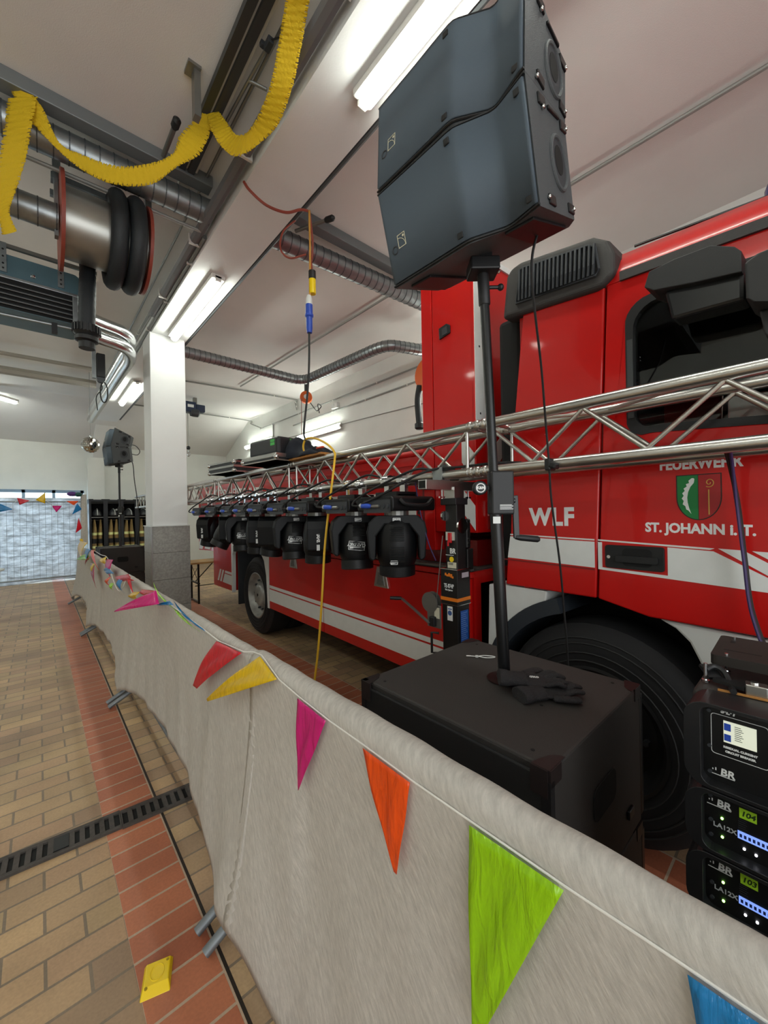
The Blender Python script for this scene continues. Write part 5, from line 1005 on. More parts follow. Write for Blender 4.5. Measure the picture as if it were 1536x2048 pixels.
for k, (m_, nm, dx) in enumerate(((M_cable, 'black', 0.0), (M_cable, 'second black', 0.018), (M_purp, 'purple', -0.02))):
    cord('signal_cable', nm + ' cable of the bundle hanging off the truss at the right photo edge', [(1.80+dx*0.5, 0.225+dx*.4, 1.87), (1.90+dx, 0.225+dx*.3, 1.80), (1.955+dx, 0.215, 1.65), (1.965+dx, 0.20, 1.45), (1.96+dx, 0.18, 1.25), (1.93+dx, 0.12, 1.08), (1.90, 0.0, 0.9+0.02*k)], 0.0075 if k < 2 else 0.005, m_, group='cable bundle at the right edge')
cord('signal_cable', 'purple cord pair hanging beside the lifting tower, left of its mast', [(1.80, 1.72, 1.84), (1.82, 1.70, 1.65), (1.85, 1.66, 1.45), (1.87, 1.62, 1.34)], 0.004, M_purp)

# ------------------------------------------------------------ amplifier rack at the right edge
RX, RY0, RY1 = 1.10, -0.34, 0.215
def rack_unit(name, label, cat, z0, z1, grp=None):
    t = thing(name, label, cat, (RX, RY1, z0), group=grp); h = z1-z0; W_ = RY1-RY0
    L = lambda p: [(a - RY1, b) for a, b in p]
    obj('shell', MB().b2(0.05, 0.55, -W_, 0, 0.002, h-0.002), M_blktex, t, bevel=0.02, seg=3)
    fr_ = MB().plate([[(p[0]-W_, p[1]) for p in rrect(0, W_, 0, h, 0.04, 6)], [(p[0]-W_, p[1]) for p in rrect(0.03, W_-0.03, 0.008, h-0.008, 0.018, 5)]], -0.028, 0.06, YZ)
    obj('bumper_frame', fr_, mat('bumper_plastic', '#191a1c', 0.4), t, bevel=0.006, seg=3)
    pn = obj('front_panel', MB().b2(0.0, 0.052, -W_+0.03, -0.03, 0.008, h-0.008), mat('panel_black', '#0a0b0c', 0.45), t)
    sc = MB()
    for z in (0.025, h/2-0.01, h-0.025): sc.cyl((-0.003, -0.041, z), (0.001, -0.041, z), 0.004, 8)
    obj('rack_screw', sc, M_grey, t)
    return t, pn
def panel_fn(t, y, z): return lambda a, b, h: Vector((-0.0006-h, (y-RY1) - a, z - t.location.z + b))
def br_logo(t, pn, y, z, s=1.0):
    f = panel_fn(t, y, z); obj('brand_lettering', MB().text('BR', 0.020*s, f, bold=0.0006, ext=0.0004, wide=1.0, shear=0.1).plate([[(-0.028*s, -0.009*s), (0.012*s, -0.009*s), (0.012*s, -0.0075*s), (-0.028*s, -0.0075*s)], [(-0.02*s, 0.0), (-0.018*s, 0), (-0.018*s, 0.006), (-0.02*s, 0.006)], [(-0.025*s, 0.0), (-0.023*s, 0), (-0.023*s, 0.003), (-0.025*s, 0.003)]], 0, 0.0005, f), M_let, pn, label='white BR lettering')
t, pn = rack_unit('power_distribution_box', 'black power distribution box with a lit meter window, topmost in the rack stack', 'power box', 1.045, 1.228)
f = panel_fn(t, 0.128, 1.158)
obj('white_frame', MB().plate([rrect(-0.043, 0.048, -0.045, 0.042, 0.006, 3), rrect(-0.042, 0.047, -0.044, 0.041, 0.0055, 3)], 0, 0.0006, f), M_let, pn)
obj('meter_window', MB().plate([[(-0.022, -0.014), (0.030, -0.014), (0.030, 0.032), (-0.022, 0.032)]], 0, 0.001, f), mat('meter_screen', '#d5d8c4', 0.3, emit='#d8dcc8', estr=0.5), pn, label='pale meter window')
obj('breaker_blocks', MB().plate([[(-0.021, 0.012), (-0.010, 0.012), (-0.010, 0.027), (-0.021, 0.027)], [(-0.021, -0.010), (-0.010, -0.010), (-0.010, 0.004), (-0.021, 0.004)]], 0.001, 0.0016, f), M_blu, pn)
mt = MB()
for k in range(8): mt.plate([[(-0.004, 0.024-0.004*k), (0.006+0.002*(k % 3), 0.024-0.004*k), (0.006+0.002*(k % 3), 0.0252-0.004*k), (-0.004, 0.0252-0.004*k)]], 0.001, 0.0013, f)
obj('meter_text', mt, M_grey, pn)
obj('panel_lettering', MB().text('S·L·T', 0.012, panel_fn(t, 0.142, 1.2085), bold=0.0007, ext=0.0004, shear=0.2).text('RESIDUAL CURRENT', 0.0058, panel_fn(t, 0.124, 1.133), bold=0.0004, ext=0.0003).text('CIRCUIT BREAKER', 0.0058, panel_fn(t, 0.124, 1.124), bold=0.0004, ext=0.0003), M_let, pn, label='white S·L·T and RESIDUAL CURRENT CIRCUIT BREAKER lettering')
br_logo(t, pn, 0.145, 1.076)
M_led = mat('green_led', '#9dff60', 0.4, emit='#a8ff70', estr=6.0); M_ledw = mat('white_led', '#ffffff', 0.4, emit='#f4f4ff', estr=5.0)
for num, z0, lb in (('104', 0.907, 'black power amplifier with a green 104 sticker, under the power distribution box'), ('103', 0.769, 'black power amplifier with a green 103 sticker, lowest visible in the rack')):
    t, pn = rack_unit('power_amplifier', lb, 'amplifier', z0, z0+0.135, 'rack power amplifiers'); d = z0-0.907
    br_logo(t, pn, 0.152, 1.006+d)
    st = obj('number_sticker', MB().plate([[(-0.0135, -0.0105), (0.0135, -0.0105), (0.0135, 0.0105), (-0.0135, 0.0105)]], 0, 0.0006, panel_fn(t, 0.1135, 1.005+d)), mat('sticker_lime', '#a5d62a', 0.5), pn, label='lime sticker numbered ' + num)
    obj('handwritten_number', MB().text(num, 0.015, panel_fn(t, 0.1135, 1.0045+d), bold=0.0005, ext=0.0008, shear=0.2), mat('sticker_ink', '#1c3a10', 0.6), st)
    obj('model_lettering', MB().text('LA12X', 0.0135, panel_fn(t, 0.151, 0.957+d), bold=0.0003, ext=0.0004, wide=1.0), mat('panel_grey_text', '#b9bcbf', 0.5), pn, label='grey LA12X lettering')
    obj('display', MB().plate([[(-0.05, -0.008), (0.05, -0.008), (0.05, 0.008), (-0.05, 0.008)]], 0, 0.001, panel_fn(t, 0.080, 0.958+d)), mat('display_blue', '#7f9be6', 0.4, emit='#7d9cf0', estr=0.9), pn, label='lit blue display')
    dl = MB()
    for k in range(14): dl.plate([[(-0.047+0.0068*k, -0.004), (-0.043+0.0068*k, -0.004), (-0.043+0.0068*k, 0.003), (-0.047+0.0068*k, 0.003)]], 0.001, 0.0014, panel_fn(t, 0.080, 0.958+d))
    obj('display_text', dl, mat('display_ink', '#22306a', 0.5), pn)
    gl = MB()
    for y, z in ((0.155, 0.976), (0.155, 0.936)): gl.cyl((-0.0025, y-RY1, z+d-z0), (0.0, y-RY1, z+d-z0), 0.0024, 8)
    obj('green_led', gl, M_led, pn, label='green lamps')
    wl_ = MB()
    for y, z in ((0.120, 0.932), (0.102, 0.930), (0.06, 0.928)): wl_.cyl((-0.0025, y-RY1, z+d-z0), (0.0, y-RY1, z+d-z0), 0.0022, 8)
    obj('white_led', wl_, M_ledw, pn)
    ln = MB()
    for k in range(6): ln.plate([[(-0.007, 0.012-0.0045*k), (0.007-0.002*(k % 2), 0.012-0.0045*k), (0.007-0.002*(k % 2), 0.013-0.0045*k), (-0.007, 0.013-0.0045*k)]], 0, 0.0003, panel_fn(t, 0.122, 0.978+d))
    obj('fine_print', ln, M_grey, pn)
tag(obj('rack_case', MB().b2(RX+0.005, RX+0.56, RY0, RY1-0.005, 0.0, 0.768), M_blktex, bevel=0.02), 'black lower rack case on the floor, hidden by the fleece cover', 'rack')
# clamp, latch and plate on top of the rack
t = thing('fastening_latch', 'silver folded latch with black strap lying on the top rack box', 'latch', (1.19, 0.12, 1.228), (0, 0, 0.1))
obj('silver_clip', MB().plate([[(-0.018, 0.0), (0.018, 0.0), (0.018, 0.018), (0.010, 0.026), (-0.018, 0.026)]], -0.018, 0.018, lambda a, b, h: Vector((a, h-0.015, b))), M_alu, t, bevel=0.002); obj('black_loop', MB().beam((0.0, 0.0, 0.012), (0.02, 0.055, 0.012), 0.03, 0.008).beam((0.02, 0.055, 0.012), (0.05, 0.075, 0.03), 0.03, 0.008), M_blk, t)
obj('rivet', MB().cyl((0, -0.012, 0.026), (0, -0.012, 0.029), 0.007, 12), M_chr, t); obj('wooden_strip', MB().b2(-0.024, -0.019, -0.07, 0.05, 0, 0.004), mat('board_wood', '#b07a3c'), t)
t = thing('hook_clip', 'black hook with an upright silver bolt at the rack top corner', 'clip', (1.20, 0.195, 1.228))
obj('hook', MB().tube(smooth_path([(0.0, 0.0, 0.03), (0.02, -0.012, 0.035), (0.02, -0.03, 0.028), (0.0, -0.045, 0.008), (-0.04, -0.055, 0.006)]), 0.0065, 8), M_blk, t, smooth=True); obj('bolt', MB().cyl((0, 0.0, 0), (0, 0.0, 0.045), 0.004, 8).cyl((0, 0, 0), (0, 0, 0.006), 0.008, 8), M_chr, t)
t = thing('folding_plate', 'flat dark metal plate with slots raised on bolts above the rack', 'plate', (1.33, 0.195, 1.262), (0, 0, 0.03))
obj('plate', MB().plate([rrect(-0.09, 0.115, -0.42, 0.0, 0.012)], 0.0, 0.024, XYZ), mat('plate_brown_black', '#2b2724', 0.6, spec=0.25), t, bevel=0.004); sl_ = MB().b2(-0.03, -0.026, -0.09, -0.02, 0.0238, 0.0246).b2(-0.045, -0.041, -0.3, -0.1, 0.0238, 0.0246).b2(0.05, 0.07, -0.035, -0.025, 0.0238, 0.0246)
obj('slots', sl_, M_dark, t); bt_ = MB()
for p in ((-0.08, -0.03), (-0.08, -0.16), (0.09, -0.03)): bt_.cyl((p[0], p[1], -0.034), (p[0], p[1], 0.03), 0.004, 8).cyl((p[0], p[1], -0.02), (p[0], p[1], -0.012), 0.008, 8)
obj('bolt', bt_, M_chr, t)
tag(obj('wooden_ramp', MB().plate([[(0.0, 0.0), (0.35, 0.0), (0.35, 0.05), (0.0, 0.03)]], 0.24, 0.44, lambda a, b, h: Vector((1.30+a, h, b))), mat('weathered_wood', '#6e5b52', 0.7, noise=0.2)), 'weathered wooden board on the floor between subwoofer and rack', 'board')
# ------------------------------------------------------------ crowd barriers with fleece covers
def fleece_mat(name, c, trans, nz=0.06, sc=30, bumps=0.25):
    m = bpy.data.materials.new(name); m.use_nodes = True; nt = m.node_tree; b = nt.nodes['Principled BSDF']; b.inputs['Roughness'].default_value = 0.95; b.inputs['Specular IOR Level'].default_value = 0.1
    tc = nt.nodes.new('ShaderNodeTexCoord'); mp = nt.nodes.new('ShaderNodeMapping'); mp.inputs['Scale'].default_value = (1, 1, 1); mp.inputs['Rotation'].default_value = (0.6, 0, 0.0); nt.links.new(tc.outputs['Object'], mp.inputs[0])
    mp2 = nt.nodes.new('ShaderNodeMapping'); mp2.inputs['Scale'].default_value = (1, 4.0, 1); nt.links.new(mp.outputs[0], mp2.inputs[0])
    n = nt.nodes.new('ShaderNodeTexNoise'); n.inputs['Scale'].default_value = sc; n.inputs['Detail'].default_value = 6; n.inputs['Roughness'].default_value = 0.65; nt.links.new(mp2.outputs[0], n.inputs['Vector'])
    r = nt.nodes.new('ShaderNodeMapRange'); r.inputs[1].default_value = 0.3; r.inputs[2].default_value = 0.7; r.inputs[3].default_value = 1-nz*2; r.inputs[4].default_value = 1+nz; nt.links.new(n.outputs[0], r.inputs[0])
    x = nt.nodes.new('ShaderNodeMix'); x.data_type = 'RGBA'; x.blend_type = 'MULTIPLY'; x.inputs[0].default_value = 1; x.inputs[6].default_value = lin(c); nt.links.new(r.outputs[0], x.inputs[7]); nt.links.new(x.outputs[2], b.inputs['Base Color'])
    bp = nt.nodes.new('ShaderNodeBump'); bp.inputs['Strength'].default_value = bumps; bp.inputs['Distance'].default_value = 0.004; nt.links.new(n.outputs[0], bp.inputs['Height']); nt.links.new(bp.outputs[0], b.inputs['Normal'])
    if trans:
        tr = nt.nodes.new('ShaderNodeBsdfTranslucent'); nt.links.new(x.outputs[2], tr.inputs[0]); mx = nt.nodes.new('ShaderNodeMixShader'); mx.inputs[0].default_value = trans
        nt.links.new(b.outputs[0], mx.inputs[1]); nt.links.new(tr.outputs[0], mx.inputs[2]); nt.links.new(mx.outputs[0], nt.nodes['Material Output'].inputs[0])
    return m
M_fle = fleece_mat('white_fleece', '#cdc8c0', 0.12, nz=0.10, sc=26, bumps=0.45)
FEETY = [1.60, 4.14, 6.88, 9.56]
def hemxz(y):
    if y < FEETY[0]:
        u = max(0, (y-0.9)/(FEETY[0]-0.9)); u = u*u*(3-2*u); return (0.575 + (0.505-0.575)*u, 0.012 + 0.15*u)
    for a, b in zip(FEETY, FEETY[1:]):
        if y <= b:
            u = (y-a)/(b-a); k = math.sin(PI*u)**0.75; sag = 0.30 if a < 2 else 0.26
            return (0.505 + 0.10*k, 0.14 + sag*0.62*k + 0.02*math.sin(9*u))
    return (0.55, 0.1)
def clothx(y, z):
    hx, hz = hemxz(y); v = min(1, max(0, (1.065-z)/(1.065-hz)))
    w = 0.006*math.sin(y*11 + z*4) + 0.004*math.sin(y*23 - z*9 + 1.7)
    return 0.620 + (hx-0.620)*(v**1.6) + w*v + 0.02*math.sin(PI*v)*(1 if hx > 0.56 else 0.3)
def cover(label, y0, y1, r, cx, cz):
    ny = int((y1-y0)/0.035); rng = random.Random(3); nar = 9; nf = 26; nb = 6; m = MB()
    def P(u, v):
        y = y0 + (y1-y0)*u; k = v*(nar+nf+nb-1)
        rr = r*(1 + 0.035*math.sin(y*9+1) + 0.03*math.sin(y*31))
        if k <= nb: z = cz - 0.30 + 0.30*k/nb; return Vector((cx + rr, y, z))
        if k <= nb+nar-1:
            a = PI*(k-nb)/(nar-1); return Vector((cx + rr*math.cos(a), y, cz + rr*math.sin(a)))
        s = (k-nb-nar+1)/(nf-1); hx, hz = hemxz(y); z = cz + (hz-cz)*s
        x = clothx(y, z); b = min(1, s*6); x = (cx-rr)*(1-b) + x*b
        return Vector((x, y, z))
    m.grid(ny, nar+nf+nb, P); o = Vector((cx, y0, 0)); m.v = [p-o for p in m.v]
    q = obj('fleece_cover', m, M_fle, smooth=True); q.location = o; s = q.modifiers.new('fleece', 'SOLIDIFY'); s.thickness = 0.003
    return tag(q, label, 'cover', 'white fleece barrier covers')
cover('white fleece hanging over the nearest barrier, with pink, orange, green and blue pennants', -0.75, 1.50, 0.042, 0.660, 1.067)
cover('long white fleece over the farther barriers, running back to the wall with tangled bunting', 1.44, 9.80, 0.036, 0.664, 1.060)
M_bar = mat('barrier_galvanised', '#7c8286', 0.5, metal=0.5, noise=0.15, nscale=20)
edges = [-0.94] + FEETY
for i, lb in enumerate(('nearest grey tube barrier under the fleece, its foot ending by the yellow wedge', 'second grey tube barrier from the camera, its feet crossing the red tile edge', 'third grey tube barrier from the camera under the fleece', 'farthest grey tube barrier under the fleece, by the far subwoofers')):
    a, b = edges[i]+0.05, edges[i+1]-0.05
    t = thing('crowd_barrier', lb, 'barrier', (0.672, (a+b)/2, 0), group='crowd barriers under fleece'); o = Vector(t.location); g = lambda *p: Vector(p)-o
    obj('frame', MB().tube([g(.672, a, .15), g(.672, a, 1.02), g(.672, a+.04, 1.06), g(.672, b-.04, 1.06), g(.672, b, 1.02), g(.672, b, .15), g(.672, b-.02, .14), g(.672, a+.02, .14)], 0.017, 10, closed=True), M_bar, t, smooth=True)
    br_ = MB()
    for k in range(1, 16): y = a + (b-a)*k/16; br_.cyl(g(.672, y, .14), g(.672, y, 1.05), 0.007, 6)
    obj('infill_bars', br_, M_bar, t)
    for y, s in ((a, 1), (b, -1)):
        yy = y + 0.035*s*0
        obj('foot', MB().tube([g(.90, yy, .022), g(.70, yy, .125), g(.645, yy, .125), g(.452, yy, .022)], 0.019, 12), M_bar, t, smooth=True)

# ------------------------------------------------------------ bunting garlands
def film(name, c):
    m = bpy.data.materials.new(name); m.use_nodes = True; nt = m.node_tree; b = nt.nodes['Principled BSDF']
    b.inputs['Base Color'].default_value = lin(c); b.inputs['Roughness'].default_value = 0.16; b.inputs['Specular IOR Level'].default_value = 0.6
    tr = nt.nodes.new('ShaderNodeBsdfTranslucent'); tr.inputs[0].default_value = lin(c); mx = nt.nodes.new('ShaderNodeMixShader'); mx.inputs[0].default_value = 0.25
    tc = nt.nodes.new('ShaderNodeTexCoord'); mp = nt.nodes.new('ShaderNodeMapping'); mp.inputs['Scale'].default_value = (1, 9, 2); mp.inputs['Rotation'].default_value = (0.45, 0, 0); nt.links.new(tc.outputs['Object'], mp.inputs[0])
    n = nt.nodes.new('ShaderNodeTexNoise'); n.inputs['Scale'].default_value = 4.0; n.inputs['Detail'].default_value = 4; n.inputs['Distortion'].default_value = 0.6; nt.links.new(mp.outputs[0], n.inputs['Vector'])
    bp = nt.nodes.new('ShaderNodeBump'); bp.inputs['Strength'].default_value = 0.6; bp.inputs['Distance'].default_value = 0.02; nt.links.new(n.outputs[0], bp.inputs['Height']); nt.links.new(bp.outputs[0], b.inputs['Normal'])
    nt.links.new(b.outputs[0], mx.inputs[1]); nt.links.new(tr.outputs[0], mx.inputs[2]); nt.links.new(mx.outputs[0], nt.nodes['Material Output'].inputs[0])
    return m
FILM = {'red': film('film_red', '#e01f34'), 'yellow': film('film_yellow', '#f5cf10'), 'pink': film('film_pink', '#e01c84'), 'orange': film('film_orange', '#fb5a14'),
        'green': film('film_green', '#a5dd10'), 'blue': film('film_blue', '#1a86c8'), 'dark_red': film('film_dark_red', '#b0203c')}
M_str = mat('white_string', '#e8e6e0', 0.6)
def pennant(t, o, color, A, B, T, bend=0.0, tipw=0.06, n=14, wr=0.004):
    """sheet from top edge A-B to tip T; bend bows it towards the hall, tipw is the blunt width left at the tip"""
    A, B, T = Vector(A), Vector(B), Vector(T); m = MB(); d = (B-A); nrm = Vector((-1, 0, 0))
    def P(u, v):
        top = A.lerp(B, u); w = tipw; tip = T + d*(u-0.5)*w
        p = top.lerp(tip, v)
        return p + nrm*(bend*math.sin(PI*v) + wr*math.sin(u*9+v*5)*math.sin(PI*min(1, v*1.2)) ) - o
    m.grid(n, n+4, P)
    q = obj('pennant', m, FILM[color], t, smooth=True, label=color.replace('_', ' ') + ' pennant'); s = q.modifiers.new('film', 'SOLIDIFY'); s.thickness = 0.0006
    return q
def on(y, z, off=0.012): return Vector((clothx(y, z)-off, y, z))
strg = [(1.50, 1.11), (1.42, 1.118), (1.245, 1.085), (1.11, 1.072), (0.94, 1.062), (0.784, 1.060), (0.61, 1.055), (0.459, 1.055), (0.279, 1.056), (0.148, 1.060), (0.0, 1.062), (-0.4, 1.06)]
def near_x(z): return 0.612 if z < 1.1 else 0.63
t = thing('bunting_garland', 'bunting along the near fleece cover: red, yellow, pink, orange, lime and blue pennants', 'bunting', (0.61, 1.0, 1.06), group='plastic bunting garlands'); o = Vector(t.location)
pts = [Vector((0.62, 1.853, 1.075)), Vector((0.622, 1.559, 1.098))] + [Vector((near_x(z)+0.004, y, z)) for y, z in strg]
obj('string', MB().tube([p-o for p in pts], 0.0022, 6), M_str, t)
pennant(t, o, 'red', (0.612, 1.853, 1.075), (0.612, 1.559, 1.096), (0.575, 2.06, 0.81), 0.015, 0.22)
pennant(t, o, 'yellow', (0.625, 1.417, 1.117), (0.608, 1.245, 1.088), (0.56, 1.83, 0.83), 0.02, 0.12)
pennant(t, o, 'pink', (0.607, 1.105, 1.072), (0.607, 0.945, 1.062), (0.604, 1.105, 0.785), 0.002, 0.02)
pennant(t, o, 'orange', (0.607, 0.778, 1.059), (0.607, 0.612, 1.055), (0.604, 0.662, 0.825), 0.002, 0.06)
pennant(t, o, 'green', (0.607, 0.455, 1.054), (0.607, 0.277, 1.056), (0.604, 0.452, 0.640), 0.002, 0.03)
pennant(t, o, 'blue', (0.607, 0.122, 1.060), (0.607, -0.055, 1.062), (0.604, 0.062, 0.72), 0.002, 0.03)
# tangled far garland
t = thing('bunting_garland', 'tangled bunting over the far fleece cover, with a long magenta pennant and a lime leaf', 'bunting', (0.6, 4.0, 1.1), group='plastic bunting garlands'); o = Vector(t.location)
sp = [(0.60, 8.9, 1.22), (0.60, 7.4, 1.15), (0.59, 6.6, 1.20), (0.60, 5.9, 1.19), (0.59, 5.2, 1.20), (0.56, 4.6, 1.05), (0.55, 4.1, 1.0), (0.58, 3.85, 1.17), (0.56, 3.6, 1.05), (0.58, 3.3, 1.1), (0.61, 3.0, 1.12), (0.62, 2.6, 1.10), (0.62, 2.1, 1.085), (0.62, 1.85, 1.075)]
obj('string', MB().tube([p-o for p in smooth_path(sp, 5)], 0.003, 6), M_str, t)
for c, A, B, T, bd, tw_ in (
    ('pink', (0.57, 2.82, 1.18), (0.56, 2.70, 1.115), (0.40, 3.25, 1.0), 0.02, 0.05),
    ('green', (0.615, 2.70, 1.10), (0.622, 2.55, 1.085), (0.63, 3.20, 1.175), 0.02, 0.05),
    ('green', (0.618, 2.62, 1.095), (0.62, 2.50, 1.09), (0.61, 2.08, 1.07), 0.012, 0.15),
    ('blue', (0.605, 2.56, 1.15), (0.61, 2.42, 1.12), (0.60, 1.98, 1.10), 0.015, 0.25),
    ('blue', (0.60, 2.62, 1.14), (0.60, 2.53, 1.13), (0.58, 2.86, 1.08), 0.01, 0.15),
    ('red', (0.575, 4.55, 1.075), (0.58, 3.84, 1.175), (0.575, 3.80, 1.12), 0.02, 0.6),
    ('red', (0.575, 3.86, 1.175), (0.575, 3.74, 1.16), (0.575, 3.55, 1.03), 0.015, 0.7),
    ('blue', (0.565, 4.22, 1.10), (0.565, 4.05, 1.10), (0.565, 4.02, 1.0), 0.03, 0.8),
    ('yellow', (0.57, 3.62, 1.055), (0.575, 3.28, 1.11), (0.57, 3.5, 1.02), 0.03, 0.5),
    ('red', (0.575, 3.30, 1.12), (0.58, 2.90, 1.165), (0.575, 3.1, 1.10), 0.02, 0.4),
    ('blue', (0.56, 4.95, 1.13), (0.57, 4.6, 1.10), (0.565, 5.1, 1.05), 0.02, 0.3),
    ('orange', (0.555, 4.85, 1.04), (0.555, 4.65, 1.06), (0.555, 4.8, 0.96), 0.03, 0.5),
    ('green', (0.55, 4.62, 1.01), (0.55, 4.45, 1.02), (0.55, 4.5, 0.95), 0.02, 0.3),
    ('orange', (0.575, 6.72, 1.20), (0.575, 6.35, 1.22), (0.565, 5.75, 1.02), 0.02, 0.12),
    ('blue', (0.575, 7.4, 1.18), (0.575, 6.72, 1.21), (0.565, 7.2, 1.0), 0.02, 0.08),
    ('green', (0.57, 7.1, 1.13), (0.57, 6.9, 1.05), (0.52, 8.3, 0.95), 0.02, 0.08),
    ('yellow', (0.59, 8.6, 1.245), (0.60, 7.5, 1.26), (0.575, 8.1, 0.98), 0.04, 0.25),
    ('yellow', (0.58, 5.75, 1.15), (0.585, 5.2, 1.22), (0.575, 5.2, 1.14), 0.02, 0.3),
    ('pink', (0.58, 5.2, 1.19), (0.585, 4.75, 1.22), (0.575, 4.9, 1.03), 0.02, 0.1),
    ('dark_red', (0.565, 6.6, 1.03), (0.565, 6.2, 1.04), (0.56, 5.98, 0.77), 0.02, 0.05),
    ('dark_red', (0.575, 6.9, 1.10), (0.575, 6.7, 1.12), (0.56, 7.4, 0.92), 0.02, 0.05),
    ('yellow', (0.567, 6.45, 1.04), (0.567, 6.2, 1.05), (0.56, 6.4, 0.90), 0.02, 0.3)): pennant(t, o, c, A, B, T, bd, tw_, n=8, wr=0.006)

# ------------------------------------------------------------ backlit fleece on mesh fencing in front of the far gate
M_bkf = fleece_mat('backlit_fleece', '#e2e4e6', 0.62, nz=0.2, sc=5.0, bumps=0.1)
def bk(u, v):
    x = -3.3 + 4.28*u; z = 2.17 - 2.155*v
    return Vector((x, 13.40 + 0.012*math.sin(x*9+z*3) + 0.012*math.sin(z*14+x*5) - 0.05*max(0, v-0.93)*10*0.5, z + 0.02*math.sin(x*3)*v))
q = tag(obj('fleece_backdrop', MB().grid(90, 50, bk), M_bkf, smooth=True), 'backlit white fleece stretched over mesh fencing at the far end of the hall', 'backdrop'); q.modifiers.new('f', 'SOLIDIFY').thickness = 0.002
t = thing('mesh_fence', 'wire mesh fence panel carrying the backlit fleece at the far end', 'fence', (-1.2, 13.36, 0)); o = Vector(t.location)
wm = MB()
for k in range(36): x = -3.3 + 4.24*k/35; wm.cyl(Vector((x, 13.375, .08))-o, Vector((x, 13.375, 2.06))-o, 0.0028, 5)
for k in range(8): z = 0.18 + 0.26*k; wm.cyl(Vector((-3.3, 13.372, z))-o, Vector((0.96, 13.372, z))-o, 0.0028, 5)
obj('wire_mesh', wm, M_steel, t); obj('top_tube', MB().cyl(Vector((-3.3, 13.375, 2.07))-o, Vector((0.98, 13.375, 2.07))-o, 0.019, 10).cyl(Vector((-3.3, 13.375, 0.10))-o, Vector((0.98, 13.375, 0.10))-o, 0.019, 10), M_galv, t, smooth=True)
obj('post', MB().cyl(Vector((0.98, 13.375, 0.0))-o, Vector((0.98, 13.375, 2.24))-o, 0.024, 10), M_galv, t, smooth=True)
def pc(u, v): a = 2*PI*u; r = 0.055 + 0.012*math.sin(5*a + v*3) + 0.02*v; return Vector((1.0 + r*math.cos(a), 13.33 + r*math.sin(a)*0.8, 2.27 - 1.35*v))
q = tag(obj('fleece_wrap', MB().grid(30, 24, pc, closed_u=True), M_fle, smooth=True), 'white fleece wrapped round the fence corner post, beside the lockers', 'cover')
for nm, c, p, s in (('purple', '#4a2370', (0.76, 13.3, 2.275), (0.115, 0.09, 0.065)), ('dark green', '#0f4a48', (0.885, 13.27, 2.262), (0.085, 0.08, 0.062))):
    q = tag(obj('balloon', MB().sphere((0, 0, 0), 1.0, 20, 12, s), mat('balloon_'+nm.replace(' ', '_'), c, 0.25), smooth=True), nm + ' balloon tied on top of the far fence corner', 'balloon', 'balloons on the fence'); q.location = p
t = thing('bunting_garland', 'bunting across the backlit far fence, with blue, red, yellow, pink and orange pennants', 'bunting', (0.0, 13.3, 2.05), group='plastic bunting garlands'); o = Vector(t.location)
fs = [(-0.75, 1.98), (-0.45, 1.90), (-0.29, 2.15), (-0.09, 2.10), (0.05, 2.12), (0.2, 2.12), (0.4, 1.97), (0.54, 1.97), (0.66, 2.09), (0.89, 2.09), (0.95, 1.86), (0.91, 1.62), (0.95, 1.35), (0.96, 1.05)]
obj('string', MB().tube([Vector((x, 13.31, z))-o for x, z in fs], 0.004, 6), M_str, t)
for c, A, B, T in (('blue', (-0.70, 2.07), (-0.70, 1.80), (-0.405, 1.88)), ('red', (-0.315, 2.16), (-0.27, 1.985), (-0.09, 2.095)), ('yellow', (0.03, 2.11), (0.21, 2.02), (0.215, 2.30)), ('pink', (0.345, 1.965), (0.545, 1.965), (0.43, 1.80)),
                   ('orange', (0.635, 2.09), (0.89, 2.09), (0.785, 1.98)), ('blue', (0.86, 2.03), (0.96, 1.87), (0.755, 1.74)), ('red', (0.885, 1.64), (0.955, 1.36), (0.82, 1.25)), ('yellow', (0.90, 1.08), (1.02, 1.06), (0.92, 0.80))):
    pennant(t, o, c, (A[0], 13.29, A[1]), (B[0], 13.29, B[1]), (T[0], 13.27, T[1]), 0.0, 0.06, n=6)

